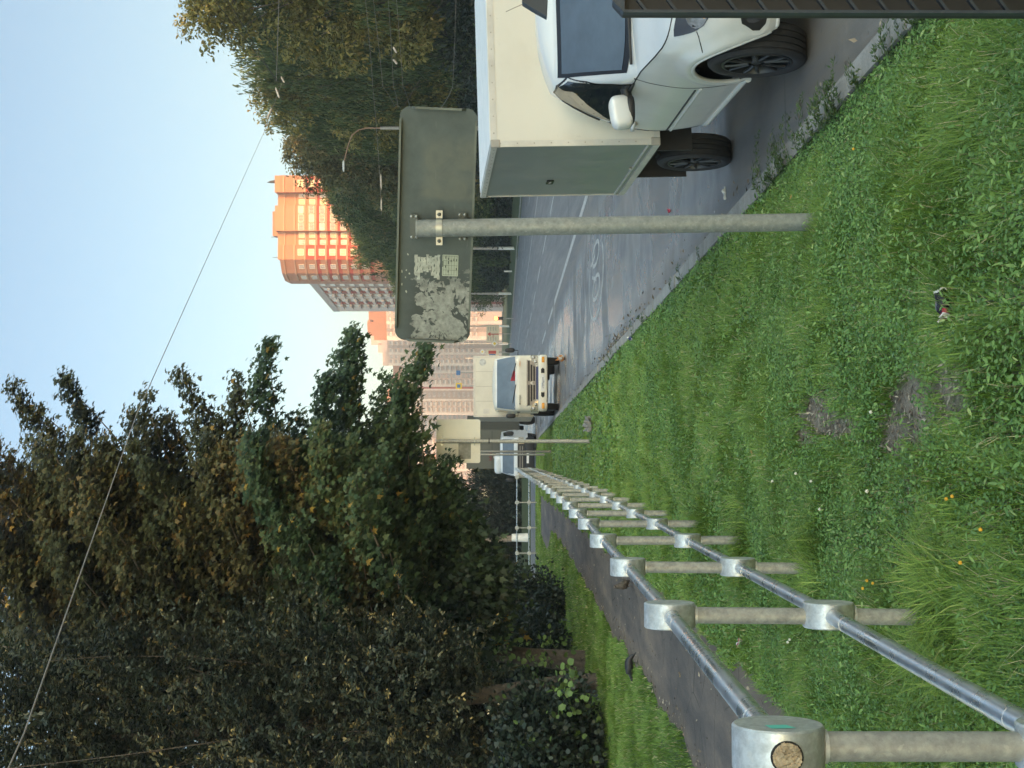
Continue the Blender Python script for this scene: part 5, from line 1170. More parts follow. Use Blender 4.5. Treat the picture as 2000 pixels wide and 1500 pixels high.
def generic_tree(name, base, ells, per, tm, size, mat, trunk_r, label, cat='tree', group=None, droop=.3, out=.6, spread=.35, bark='bark', top=None, shell=.4, jit=.5):
    base = Vector(base); base.z = float(gz(base.x, base.y)); t = empty(name, base, 0, label, cat, group); o = np.array(base)
    q = MB(); c0 = np.array(ells[0][0]); tp = np.array(top if top is not None else c0)
    if trunk_r:
        mid = o*.5+tp*.5+np.array([RNG.normal(0, .12), RNG.normal(0, .12), 0])
        q.tube([(0, 0, -.2), Vector((0, 0, .5)), Vector(mid-o), Vector(tp-o)], [trunk_r*1.25, trunk_r, trunk_r*.8, trunk_r*.35], 12); tr = q.build('trunk', M[bark], t, smooth=60)
    else: tr = t
    lst = []; lim = MB()
    lim.blob((mid-o) if trunk_r else (0, 0, 0), (.05, .05, .05), 2, 6)
    for c, r_, n in ells:
        cc, _ = ellpts(n, c, r_, shell); v, f_, m_ = leafcloud(cc, per, spread, tm, size, np.array(c)-np.array([0, 0, r_[2]*.4]), droop, out, jit)
        lst.append((v-o, f_, clumprnd(n, per, len(tm))))
        for e in cc[::max(1, n//9)]: limbs(lim, (np.array(mid)-o if trunk_r else np.zeros(3)), e-o, .018, .008, .12, 6, 6)
    lim.build('branches', M[bark], tr, smooth=60)
    v, f_, r2 = joinl(lst); fastmesh('crown', v, f_, mat, t, r2); return t
E3 = lambda u, v, d, rx, ry, rz, n: (cpt(u, v, d), (rx, ry, rz), n)
# small-leaved elm nearer than the maple: leaves in rows along rising twigs
def elm():
    base = Vector((P(165, 1100, 25.2).x, 25.2, 0)); base.z = float(gz(base.x, base.y))
    t = empty('elm_tree', base, 0, 'small-leaved grey-green elm at the left edge in front of the big maple', 'tree'); o = np.array(base)
    q = MB(); q.tube([(0, 0, -.2), (0, 0, .6), (-.2, -.3, 2.5), (-.6, -.8, 5.5), (-.7, -1, 8.5)], [.2, .16, .14, .1, .04], 12); tr = q.build('trunk', M['bark'], t, smooth=60); lst = []; lim = MB()
    for c, r_, n in (E3(110, 330, 24.2, 1.9, 1.5, 3.4, 520), E3(30, 650, 23.6, 1.9, 1.5, 2.2, 330), E3(190, 620, 24.5, 1.1, 1.3, 2.2, 230), E3(110, 830, 24, 1.6, 1.4, 1.1, 240), E3(30, 60, 24, 2.0, 1.7, 1.8, 260), E3(210, 840, 25, .8, 1.2, .9, 110), E3(75, 925, 25.6, 1.4, .8, .75, 260), E3(-60, 400, 24.5, 2, 1.5, 4, 300)):
        st, _ = ellpts(n, c, r_, .35); m = 40; L = RNG.uniform(.5, 1.15, n)
        dr = nrm(np.stack([RNG.normal(.45, .45, n), RNG.normal(-.25, .5, n), RNG.normal(.75, .4, n)], 1)); tt = np.tile(np.linspace(0, 1, m), (n, 1))
        cc = st[:, None, :]+dr[:, None, :]*(tt*L[:, None])[..., None]-np.array([0, 0, .22])*(tt**2)[..., None]+RNG.normal(0, .025, (n, m, 3)); side = np.cross(dr, np.array([0, 0, 1.0])); sg_ = np.where(np.arange(m) % 2, 1, -1)
        yd = dr[:, None, :]*.7+side[:, None, :]*sg_[None, :, None]*.8-np.array([0, 0, .35])+RNG.normal(0, .25, (n, m, 3)); nd = np.array([0, -.25, .8])+RNG.normal(0, .4, (n, m, 3))
        sz_ = (.128*(1-.45*tt)*RNG.uniform(.7, 1.2, (n, m))).ravel()
        v, f_ = leaves(OVAL, cc.reshape(-1, 3), yd.reshape(-1, 3), nd.reshape(-1, 3), sz_); rn = np.clip(np.repeat(RNG.normal(.36, .2, n), m)+.28*tt.ravel()**2+RNG.normal(0, .15, n*m), 0, 1); lst.append((v-o, f_, np.repeat(rn, 6)))
        for k in range(0, n, 60): limbs(lim, np.array([-.6, -.8, 5.5])*RNG.uniform(.4, 1.2), st[k]-o, .014, .006, .08, 6, 6)
    lim.build('branches', M['bark'], tr, smooth=60); v, f_, r2 = joinl(lst); fastmesh('crown', v, f_, M['elm'], t, r2)
elm()
generic_tree('elm_tree', (-10.5, 33, 0), [((-10, 32.5, 6.5), (2.6, 2.4, 4.6), 260), ((-8.5, 33, 3.6), (2.0, 2, 1.8), 130), ((-10.5, 33, 11), (2.6, 2.4, 2.6), 130)], 60, OVAL, .13, M['hedge'], .2, 'dark leafy tree behind the elm and the maple at the far left', droop=.2, spread=.4)
# hedge shrubs below the trees
for k, (c, r_, n, lab) in enumerate((((-6.9, 22.6, 1.15), (1.6, 1.1, 1.0), 150, 'dark broad shrub under the elm at the left edge of the lawn strip'), ((-5.75, 23.4, 1.0), (.75, .9, .95), 80, 'dark narrow shrub in front of the leaning bare trunk'),
                                 ((-6.3, 33.2, 1.15), (.95, 1.2, 1.1), 100, 'dark rounded shrub to the right of the leaning bare trunk'), ((-5.75, 37.2, 1.1), (.8, 1.3, 1.05), 90, 'dark shrub at the right end of the hedge by the small railing'),
                                 ((-8.4, 29, 1.4), (1.4, 1.6, 1.4), 110, 'dark shrub in the shade behind the leaning bare trunk'), ((-8.3, 41, 1.6), (1.6, 1.8, 1.6), 110, 'tall dark shrub behind the hedge end'), ((-9.8, 30.5, 1.9), (1.5, 1.4, 1.9), 120, 'tall dark shrub in the deep shade behind the elm'), ((-12.2, 39, 2.3), (2.4, 1.6, 2.4), 150, 'tallest dark shrub farthest back at the left edge'))):
    generic_tree('shrub', (c[0], c[1], 0), [(np.array(c), r_, n)], 75, ROUND, .088, M['hedge'], 0, lab, 'shrub', 'hedge shrubs below the trees', droop=.1, out=.7, spread=.20, shell=.55)
# bright vine leaves climbing the trunk
vb_ = cpt(225, 1080, 27.6); cc = np.concatenate([cpt(225, 1060, 27.7)+RNG.normal(0, 1, (26, 3))*np.array((.22, .2, .3)), cpt(235, 985, 27.7)+RNG.normal(0, 1, (12, 3))*np.array((.16, .15, .12)), cpt(165, 1100, 22.3)+RNG.normal(0, 1, (16, 3))*np.array((.25, .1, .14))])
v, f_, n = leafcloud(cc, 4, .07, ROUND, .115, vb_, .3, .8); setp(fastmesh('climbing_vine', v, f_, M['vine'], None, np.repeat(RNG.random(n), 6)), 'bright green climbing plant with rounded leaves at the foot of the bare trunk', 'plant')
# trees along the far side of the lawn strip, before and beyond the side street
generic_tree('maple_tree', (-7.6, 44, 0), [((-7.6, 43.5, 4.2), (1.9, 2.2, 2.2), 130), ((-8.8, 45, 8.0), (2.8, 2.6, 3.2), 190), ((-6.6, 43, 2.9), (1.2, 1.5, 1.0), 60)], 50, MAPLE, .2, M['maple'], .16, 'young maple with dense dark green crown behind the big maple', droop=.7, spread=.38)
generic_tree('maple_tree', (-10.8, 52, 0), [((-10.3, 51.5, 5.2), (2.6, 2.4, 3.4), 170), ((-12.5, 53, 9.0), (3.4, 3, 3.4), 190)], 46, MAPLE, .22, M['maple'], .18, 'dark green maple farther back beside the small railing', droop=.7, spread=.45)
wtree = generic_tree('linden_tree', (P(450, 1027, 88).x, 88, 0), [((-9.6, 88, 5.6), (2.1, 2, 2.2), 110), ((-11.5, 89, 7.2), (2.6, 2.4, 3.0), 130)], 40, OVAL, .26, M['treefar'], .21, 'green tree with a whitewashed trunk beyond the side street', bark='barkl', droop=.2, spread=.5, top=(-9.9, 88, 5.5))
q = MB(); q.tube([(0, 0, -.1), (0, 0, 1.0)], [.29, .235], 14); q.build('whitewash', M['white'], [c for c in wtree.children if c.name.startswith('trunk')][0], smooth=60)
generic_tree('linden_tree', (P(480, 1018, 100).x, 100, 0), [((-9.6, 100, 5.0), (1.9, 2, 2.2), 100)], 40, OVAL, .28, M['treefar'], .2, 'smaller leafy tree with pinkish trunk behind the whitewashed one', bark='barkl', droop=.2, spread=.5)
for k, (x, y, h, w_) in enumerate(((-7.3, 97, 4.9, 1.5), (-9.2, 96, 5.6, 1.6), (-11.2, 99, 5.4, 1.7), (-6.2, 103, 3.4, 1.2), (-13.5, 97, 5.0, 1.8))):
    generic_tree('thuja_shrub', (x, y, 0), [(np.array((x, y, .4+h*.42)), (w_, w_, h*.5), 120), (np.array((x+.3, y, h*.2+.4)), (w_*1.1, w_, h*.22), 50)], 34, LONG, .34, M['conifer' if k != 3 else 'treebrown'], .1,
                 ('dense dark shrub right of the whitewashed trunk', 'tallest dark bush behind the small railing', 'dark bush behind the whitewashed trunk', 'low brownish shrub at the right end of the dark bushes', 'dark bush at the left behind the whitewashed trunk')[k], 'shrub', 'dark bushes beyond the side street', droop=-.5, out=.6, spread=.36, shell=.5)

# the wall of trees beyond the road: a few source trees, then copies
def far_tree(name, kind, h, w_, label):
    t = empty(name, (0, 0, 0), 0, label, 'tree', 'trees in a row beyond the far verge'); q = MB()
    q.tube([(0, 0, -.4), (.05, 0, h*.2), (.1, .1, h*.55), (0, 0, h*.92)], [.24, .2, .13, .03], 10); tr = q.build('trunk', M['bark'], t, smooth=60)
    lst = []; lim = MB(); lobes = []
    for k in range(22):
        z = h*RNG.uniform(.10, .90); rad = w_*(1-abs(z/h-.45)*1.15)*RNG.uniform(.3, .85); a = RNG.uniform(0, 6.28); lobes.append((np.array([rad*math.cos(a), rad*math.sin(a), z]), w_*RNG.uniform(.32, .52)))
    for k in range(5): a = k*1.26; lobes.append((np.array([w_*.28*math.cos(a), w_*.28*math.sin(a), h*RNG.uniform(.76, .9)]), w_*.34))
    lobes.append((np.array([0, 0, h*.9]), w_*.36))
    for c, r_ in lobes:
        limbs(lim, (0, 0, c[2]*.7), c, .06, .015, .1, 6, 6); n = 16
        if kind == 'droop':
            st, _ = ellpts(46, c, (r_, r_, r_*.7), .5); L = RNG.uniform(.6, 2.0, 46); m = 13
            tt = RNG.random((46, m)); cc = np.repeat(st, m, 0)+np.array([0, 0, -1])*(tt*L[:, None]).reshape(-1, 1)+RNG.normal(0, .09, (46*m, 3))
            v, f_, nn_ = leafcloud(cc, 1, .02, LONG, .42, c, 1.2, .25, .3); lst.append((v, f_, np.repeat(np.clip(np.repeat(RNG.normal(.45, .2, 46), m)+RNG.normal(0, .12, 46*m), 0, 1), 4)))
        else:
            cc, _ = ellpts(42, c, (r_, r_, r_*.75), .5); v, f_, nn_ = leafcloud(cc, 17, .25, OVAL, .29, c, .35, .6, .5); lst.append((v, f_, clumprnd(42, 17, 6)))
    lim.build('branches', M['barkl'], tr, smooth=60)
    v, f_, r2 = joinl(lst); fastmesh('crown', v, f_, M[{'droop': 'treefar', 'leaf': 'treefar', 'brown': 'treebrown', 'gold': 'treegold'}[kind] if kind != 'droopgold' else 'treegold'], t, r2); return t
srcs = [far_tree('drooping_tree', 'droop', 20, 5.2, 'tall tree with long drooping green foliage in the row beyond the road'), far_tree('linden_tree', 'leaf', 19.5, 5.4, 'tall dense dark green tree in the row beyond the road'),
        far_tree('linden_tree', 'brown', 19.5, 5.2, 'tall tree with brownish tinted leaves in the row beyond the road'), far_tree('drooping_tree', 'droop', 19, 4.8, 'tall tree with long drooping green foliage in the row beyond the road'),
        far_tree('golden_tree', 'gold', 20, 4.4, 'tall golden-tinged tree in the row beyond the road')]
used = set(); k = 0
rt = random.Random(12)
for row, (off_, y0_, y1_, st_) in enumerate(((5.2, 64, 212, 5.4), (10.5, 66, 230, 6.5))):
    y = y0_
    while y < y1_:
        i = (rt.choice((0, 3)) if y < 112 else rt.choice((1, 2, 1, 3)) if y < 150 else rt.choice((1, 0, 3)))
        if row == 0 and k in (3, 7): i = 4
        x = farx(y)+off_+rt.uniform(-.9, .9)
        s = srcs[i]
        if i in used: s = copy_tree(s)
        used.add(i); hsc = rt.uniform(.95, 1.06)*(1.0 if y < 175 else .88)
        if row == 1: hsc *= .98
        s.location = (x, y+rt.uniform(-1, 1), float(gz(x, y))-.1); s.rotation_euler = (0, 0, rt.uniform(0, 6.28)); s.scale = (1, 1, hsc); k += 1
        y += st_*rt.uniform(.85, 1.15)
for (x, y, i) in ((-21, 78, 1), (-27, 92, 2), (-20, 108, 1), (-33, 110, 3), (-15.5, 122, 1), (-24, 130, 2)):
    s = copy_tree(srcs[i]); s.location = (x, y, float(gz(x, y))-.1); s.rotation_euler = (0, 0, rt.uniform(0, 6.28)); s.scale = (.75, .75, .55); setp(s, 'tree in the dim background left of the whitewashed trunk, beyond the side street', None, 'background trees beyond the side street')
# low undergrowth below them
sb_ = generic_tree('bush', (0, 40, 0), [(np.array((0, 40, 1.9)), (2.2, 2.4, 2.0), 130)], 34, OVAL, .30, M['hedge'], 0, 'dark undergrowth bush at the foot of the trees beyond the road', 'shrub', 'undergrowth bushes beyond the road', spread=.4, droop=.2)
first = True; y = 52
while y < 190:
    s = sb_ if first else copy_tree(sb_); first = False
    x = farx(y)+4.1+rt.uniform(-.6, .8); s.location = (x, y, float(gz(x, y))-.15); s.rotation_euler = (0, 0, rt.uniform(0, 6.28)); sc_ = rt.uniform(.8, 1.25); s.scale = (1, 1, sc_); y += rt.uniform(2.6, 3.6)
# ---------------------------------------------------------------- lamp posts and wires beyond the road
def lamp_post(y, label, arm=False):
    x = farx(y)+1.1; t = empty('street_lamp' if arm else 'utility_pole', (x, y, float(gz(x, y))-.1), 0, label, 'street lamp' if arm else 'pole', 'white-based poles along the far verge'); hh = 9.9 if arm else 8.6
    q = MB(); q.tube([(0, 0, 0), (0, 0, 5.0)], [.175, .16], 14); q.build('lower_shaft', M['concrete'], t, smooth=60)
    q = MB(); q.tube([(0, 0, 5.0), (0, 0, hh)], [.13, .11], 14); q.build('upper_shaft', M['concrete'], t, smooth=60)
    q = MB(); q.tube([(0, 0, .02), (0, 0, 1.75)], [.182, .178], 14); q.build('painted_base', M['white'], t, smooth=60)
    if arm:
        q = MB(); q.tube([(0, 0, hh-.1), (0, 0, 10.8), (-.14, 0, 11.4), (-.5, 0, 11.85), (-1.1, 0, 12.1), (-2.3, 0, 12.4)], [.055, .05, .045, .045, .04, .04], 8); q.build('arm', simple_arm, t, smooth=60)
        q = MB(); q.blob((-2.65, 0, 12.44), (.40, .14, .08), 2.6, 10); q.build('lamp_head', M['white'], t, smooth=60)
    return t
simple_arm = simple('rusty arm', (.36, .22, .15), .7, 0, .25, 3)
for y, lab, ar in ((98.7, 'street lamp with a curved arm rising above the wide green-grey road sign', True), (150, 'white-based pole just left of the thick sign pole', False), (186.5, 'white-based pole below the left half of the wide sign', False),
               (226.5, 'white-based pole beside the cream direction board', False), (256, 'white-based pole left of the cream direction board', False), (287, 'farthest white-based pole beside the far traffic signs', False)):
    lamp_post(y, lab, ar)
y = 168; x = farx(y)+1.3; t = empty('marker_post', (x, y, float(gz(x, y))-.1), 0, 'short white marker post on the far grass bank', 'post'); q = MB(); q.tube([(0, 0, 0), (0, 0, 1.0), (0, 0, 1.02)], [.11, .11, .08], 10); q.build('shaft', M['white'], t, smooth=50)
def wire(label, pts, r=.012, ins=(), mat='wire', group='overhead wires beyond the road', sag=.0, n=14):
    o = empty('overhead_wire', pts[0], 0, label, 'wire', group); p0 = Vector(pts[0]); q = MB(); path_ = []
    for a, b_ in zip(pts, pts[1:]):
        for i in range(n): t = i/n; p = Vector(a)*(1-t)+Vector(b_)*t; p.z -= sag*4*t*(1-t); path_.append(p-p0)
    path_.append(Vector(pts[-1])-p0); q.tube(path_, r, 5); q.build('cable', M[mat], o)
    for (a, b_, rr_) in ins:
        q = MB(); a, b_ = Vector(a), Vector(b_); d = (b_-a); q.tube([a-p0, a+d*.1-p0, a+d*.12-p0, b_-d*.12-p0, b_-d*.1-p0, b_-p0], [rr_*.4, rr_*.4, rr_, rr_, rr_*.4, rr_*.4], 10); q.build('insulator', M['insul'], o, smooth=50)
    return o
def W(u, v, d): return tuple(P(u, v, d))
wire('long wire from the upper left across the sky to white insulators', [W(-60, -8, 11), W(70, 50, 12), W(690, 268, 21.5), W(1238, 515, 62), W(1350, 556, 66)], .0075,
     [(W(1268, 523, 63), W(1288, 531, 63.6), .042), (W(1308, 546, 64.2), W(1328, 539, 65), .042), (W(1338, 556, 65.4), W(1350, 549, 66), .036)], 'wirelight', 'overhead wires beyond the road')
for k, (v0, v1, lab) in enumerate(((396, 545, 'highest dark wire at the upper right fanning out from the insulators'), (428, 540, 'second dark wire at the upper right above the golden crown'), (488, 552, 'dark wire at the upper right running into the golden crown'), (548, 540, 'almost level pale wire at the upper right ending at the insulators'))):
    wire(lab, [W(1620, v0-(v1-v0)*.5 if k < 3 else v0, 60), W(1340, v1, 66)], .014, (), 'wire' if k < 3 else 'wirelight', sag=.02)
for k, (v0, v1, u1, lab) in enumerate(((706, 745, 1080, 'contact wire with white insulator pieces above the wide road sign'), (718, 772, 1290, 'upper slack contact wire beside the curved street lamp'), (754, 777, 1290, 'middle contact wire beside the curved street lamp'), (768, 800, 1290, 'lower contact wire beside the curved street lamp'), (900, 862, 1290, 'lowest sagging wire low in front of the dark trees'))):
    ins = [(W(1160, 744, 70.5), W(1130, 745, 70.6), .035), (W(1112, 745, 70.8), W(1088, 745, 71), .035)] if k == 0 else ([(W(1408, 768, 66.2), W(1396, 775, 66.2), .05), (W(1384, 768, 66.4), W(1374, 776, 66.5), .05)] if k == 2 else ())
    wire(lab, [W(1640, v0-8, 60), W(1330, (v0+v1)/2+3, 66), W(u1, v1, 72)], .008, ins, 'wirelight', sag=.05)

# ---------------------------------------------------------------- far signs and signal
def board(name, u, v0, v1, w_px, d, mat, label, cat, poly=None, extra=None, pole=True):
    c = P(u, (v0+v1)/2, d); g = float(gz(c.x, c.y)); t = empty(name, (c.x, c.y, g), 0, label, cat); s = d/F; w_, h_ = w_px*s, (v1-v0)*s; zc = c.z-g
    if pole: q = MB(); q.tube([(0, .08, -.2), (0, .08, zc+h_*.5)], .06, 8); q.build('pole', M['concrete'], t)
    q = MB(); q.prism(poly(w_, h_) if poly else rrect(w_, h_, .06, 3), lambda a, b_, tt: Vector((a, tt, b_+zc)), 0, .04); p = q.build('panel', mat, t)
    if extra: extra(p, w_, h_, zc)
    return t
M['signcream'] = simple('cream sign face', (.72, .60, .45), .6); M['signyellow'] = simple('yellow sign face', (.75, .5, .05), .5); M['signblue'] = simple('blue sign face', (.05, .15, .35), .5); M['signred'] = simple('red sign mark', (.5, .06, .04), .5)
def arrows(p, w_, h_, zc):
    q = MB()
    q.box((-.02*w_, -.012, zc-.1*h_), (.06*w_, .02, .75*h_)); q.prism([(-.16*w_, .18*h_), (.12*w_, .18*h_), (-.02*w_, .42*h_)], lambda a, b_, t: Vector((a, t-.012, b_+zc)), 0, .01)
    q.box((-.12*w_, -.012, zc-.02*h_), (.25*w_, .02, .05*h_)); q.build('arrow', M['signred'], p)
    for k in range(4):
        for j in (-1, 1): q = MB(); q.box((j*.30*w_, -.012, zc+(.36-.2*k)*h_), (.24*w_, .02, .045*h_)); q.build('text_line', M['bracketgrey'], p)
board('direction_sign', 848, 950, 975, 32, 215, M['signcream'], 'cream direction board with arrows on the far verge right of the truck mirror', 'road sign', extra=arrows)
dia = lambda w_, h_: [(0, h_/2), (w_/2, 0), (0, -h_/2), (-w_/2, 0)]
def inner(mat, sc_):
    def fn(p, w_, h_, zc): q = MB(); q.prism([(a*sc_, b_*sc_) for a, b_ in dia(w_, h_)], lambda a, b_, t: Vector((a, t-.012, b_+zc)), 0, .01); q.build('inner_diamond', mat, p)
    return fn
board('priority_sign', 829, 960, 972, 12, 212, M['white'], 'white and yellow diamond priority sign left of the cream direction board', 'road sign', dia, inner(M['signyellow'], .6))
board('priority_sign', 813, 937, 947, 10, 225, M['white'], 'small diamond sign high on a pole above the lane sign', 'road sign', dia, inner(M['signyellow'], .5))
def lanes(p, w_, h_, zc):
    q = MB(); q.box((.1*w_, -.012, zc), (.5*w_, .02, .6*h_)); q.build('red_mark', M['signred'], p); q = MB(); q.box((-.3*w_, -.012, zc), (.2*w_, .02, .5*h_)); q.build('dark_mark', M['signblue'], p)
board('lane_sign', 811, 949, 974, 12, 224, M['signcream'], 'cream lane sign with red marks just above the truck mirror', 'road sign', extra=lanes)
def ped(p, w_, h_, zc):
    q = MB(); q.prism(rrect(w_*.55, h_*.55, .05, 2), lambda a, b_, t: Vector((a, t-.012, b_+zc)), 0, .01); q.build('dark_square', M['signblue'], p)
board('crossing_sign', 746, 890, 902, 12, 190, M['signyellow'], 'square yellow crossing sign hanging above the cream truck', 'road sign', extra=ped, pole=True)
board('direction_sign', 772, 891, 899, 9, 195, M['signblue'], 'small blue sign above the right half of the cream truck', 'road sign')
c = P(878, 971, 190); g = float(gz(c.x, c.y)); t = empty('traffic_light', (c.x, c.y, g), 0, 'traffic light showing red on the far verge', 'traffic light'); zc = c.z-g
q = MB(); q.tube([(0, 0, -.2), (0, 0, zc+.5)], .07, 8); q.build('pole', M['concrete'], t); q = MB(); q.box((0, -.1, zc-.2), (.42, .22, 1.15)); hd = q.build('head', M['black'], t, bevel=.03)
m, nt, b = newmat('lit red lamp'); b.inputs['Emission Color'].default_value = (1, .12, .03, 1); b.inputs['Emission Strength'].default_value = 6; b.inputs['Base Color'].default_value = (.6, .05, .02, 1)
q = MB(); q.blob((0, -.22, zc+.16), (.27, .05, .27), 2, 10); q.build('red_lamp', m, hd, smooth=60)
for k in (1, 2): q = MB(); q.blob((0, -.21, zc+.16-.36*k), (.13, .04, .13), 2, 8); q.build('dark_lamp', M['lampdark'], hd, smooth=60)
# road-works stripes and a kiosk at the end of the side street, in the sun
kx = P(566, 975, 262)
t = empty('kiosk', (kx.x, kx.y, float(gz(kx.x, kx.y))), 0, 'orange kiosk lit by the sun beyond the dark bushes', 'kiosk'); mo = simple('orange cladding', (.62, .30, .12), .7, 0, .12, 1)
q = MB(); q.box((0, 0, 1.5), (5.6, 3, 3.0)); kb_ = q.build('wall', mo, t, bevel=.03); q = MB(); q.box((0, 0, 3.08), (5.9, 3.3, .16)); q.build('roof', M['bracketgrey'], t)
for k in range(3): q = MB(); q.box((-1.8+1.8*k, -1.52, 1.0), (1.2, .06, 1.2)); q.build('window', M['glass'], t)
for k, (u, h_, lab) in enumerate(((573, 7.5, 'pinkish pole beside the orange kiosk, right one'), (562, 7.0, 'pinkish pole beside the orange kiosk, left one'))):
    p = P(u, 975, 250); t = empty('pole', (p.x, p.y, float(gz(p.x, p.y))), 0, lab, 'pole', 'poles by the kiosk'); q = MB(); q.tube([(0, 0, -.2), (0, 0, h_)], [.16, .12], 10); q.build('shaft', M['concrete'], t, smooth=60); q = MB(); q.tube([(0, 0, 0), (0, 0, 1.2)], .175, 10); q.build('painted_base', M['white'], t, smooth=60)

# ---------------------------------------------------------------- apartment blocks
def wallmat(name, c, rough=.85):
    m, nt, b = newmat(name); f = noise(nt, .35, 4, .6); br = nt.nodes.new('ShaderNodeTexBrick'); br.inputs['Scale'].default_value = .45; br.inputs['Mortar Size'].default_value = .012
    br.inputs['Color1'].default_value = col4(c); br.inputs['Color2'].default_value = col4(tuple(x*.94 for x in c)); br.inputs['Mortar'].default_value = col4(tuple(x*.8 for x in c)); br.offset = 0; br.inputs['Brick Width'].default_value = 1.4; br.inputs['Row Height'].default_value = 1.35
    nt.links.new(mapping(nt), br.inputs['Vector']); nt.links.new(mixc(nt, math_(nt, 'MULTIPLY', f, .3), br.outputs['Color'], tuple(x*.8 for x in c)), b.inputs['Base Color']); b.inputs['Roughness'].default_value = rough; return m
W_TAN, W_RED, W_PEACH = wallmat('tan wall panel', (.44, .19, .11)), wallmat('red wall panel', (.38, .05, .025)), simple('pale ledge', (.44, .235, .15), .8)
W_PINK, W_PALE, W_GREY, W_BROWN = wallmat('pink-grey panel', (.66, .48, .42)), wallmat('pale panel', (.78, .66, .60)), wallmat('grey panel', (.48, .44, .43)), wallmat('brown panel', (.42, .31, .27))
M['wingold'] = simple('sunlit window pane', (.50, .40, .22), .35, 0, .25, .4); M['windark'] = simple('shaded window pane', (.40, .35, .34), .3, 0, .4, .5); M['loggia'] = simple('loggia glazing', (.20, .13, .10), .3, 0, .5, .5); M['wframe'] = simple('window frame', (.62, .55, .48), .7)  # sunlight put into the gold pane colour, shade into the duller copy
D4 = 400.0; S4 = D4/F
tz = lambda v: H+(VH-v)*S4
tw = empty('apartment_tower', ((1056-750)*S4, D4, 0), 0, 'tall orange-red apartment tower in low sunlight above the trees', 'building'); tx = lambda u: (u-1056)*S4
seg = [(956, 10, 968, 4, 547), (968, 4, 993, 0, 547), (993, 0, 1021, 0, 543), (1021, 2.2, 1049, 2.2, 541), (1049, .5, 1099, .5, 537), (1099, 2.2, 1124, 2.2, 541), (1124, 0, 1157, 0, 537)]
def quadwall(mb, x0, y0_, x1, y1_, z0_, z1_, t=.0):
    d = Vector((x1-x0, y1_-y0_, 0)).normalized(); n = Vector((d.y, -d.x, 0))*t
    a, c = Vector((x0, y0_, 0))+n, Vector((x1, y1_, 0))+n; mb.add([a+Vector((0, 0, z0_)), c+Vector((0, 0, z0_)), c+Vector((0, 0, z1_)), a+Vector((0, 0, z1_))], [(0, 1, 2, 3)])
foot = []
for (u0, y0_, u1, y1_, vt) in seg: foot += [(tx(u0), y0_), (tx(u1), y1_)]
foot += [(tx(1157), 22), (tx(956), 22)]
q = MB(); q.prism(foot, lambda a, b_, t: Vector((a, b_, t)), 0, tz(547)); wl = q.build('wall', W_TAN, tw)
q = MB()
for (u0, y0_, u1, y1_, vt) in seg[2:]: q.box(((tx(u0)+tx(u1))/2, 7+y0_, (tz(547)+tz(vt))/2), (tx(u1)-tx(u0)-.1, 14-.3, tz(vt)-tz(547)))
q.box((tx(1070), 12, tz(530)), (7, 6, 2.0)); q.build('roof_parapet', W_TAN, tw)
q = MB(); q.tube([(tx(1148), 3, tz(537)), (tx(1147), 3, tz(537)+1.5), (tx(1146), 3, tz(519))], [.5, .4, .05], 6); q.tube([(tx(1040), 5, tz(541)), (tx(1040), 5, tz(525))], .09, 5); q.tube([(tx(1000), 5, tz(541)), (tx(1000), 5, tz(528))], .09, 5); q.build('antenna', M['wire'], tw)
q = MB()
for k in range(20):
    z = tz(556+20.6*k)
    if z < 3: break
    for (u0, y0_, u1, y1_, vt) in seg:
        d = Vector((tx(u1)-tx(u0), y1_-y0_, 0)); n = Vector((d.y, -d.x, 0)).normalized(); a = Vector((tx(u0), y0_, z)); c = Vector((tx(u1), y1_, z))
        q.add([a, c, c+n*.3, a+n*.3, a+Vector((0, 0, .42)), c+Vector((0, 0, .42)), c+n*.3+Vector((0, 0, .42)), a+n*.3+Vector((0, 0, .42))], [(0, 1, 2, 3), (4, 5, 6, 7), (3, 2, 6, 7), (0, 3, 7, 4), (1, 2, 6, 5)])
q.build('floor_ledge', W_PEACH, wl)
for (uA, uB, kmax) in ((993.3, 1020.7, 9), (1124.3, 1156.7, 7)):
    q = MB(); quadwall(q, tx(uA), 0, tx(uB), 0, tz(556+20.6*kmax-.5), tz(556+20.6*2+1), .06); q.build('red_panel', W_RED, wl)
for k in range(3, 9):
    va = 556+20.6*k+1
    for ss_ in (seg[:2], seg[3:6]):
        q = MB()
        for (u0, y0_, u1, y1_, vt) in ss_: quadwall(q, tx(u0), y0_, tx(u1), y1_, tz(va+7), tz(va), .05)
        q.build('red_band', W_RED, wl)
def wpane(parent, c, w_, h_, mat, dirv=Vector((1, 0, 0)), mull=1, frame=True):
    n = Vector((dirv.y, -dirv.x, 0)); c = Vector(c); q = MB(); mt = Matrix((dirv, -n, Vector((0, 0, 1)))).transposed()
    q.box(c+n*.07, (w_, .06, h_), mt); q.cur = 1
    if frame:
        for s in (-1, 1): q.box(c+n*.09+dirv*s*(w_/2), (.14, .12, h_+.14), mt); q.box(c+n*.09+Vector((0, 0, s*h_/2)), (w_, .12, .14), mt)
        for k in range(mull): q.box(c+n*.11+dirv*(w_*((k+1)/(mull+1)-.5)), (.10, .06, h_), mt)
    return q.build('window', [mat, M['wframe']], parent)
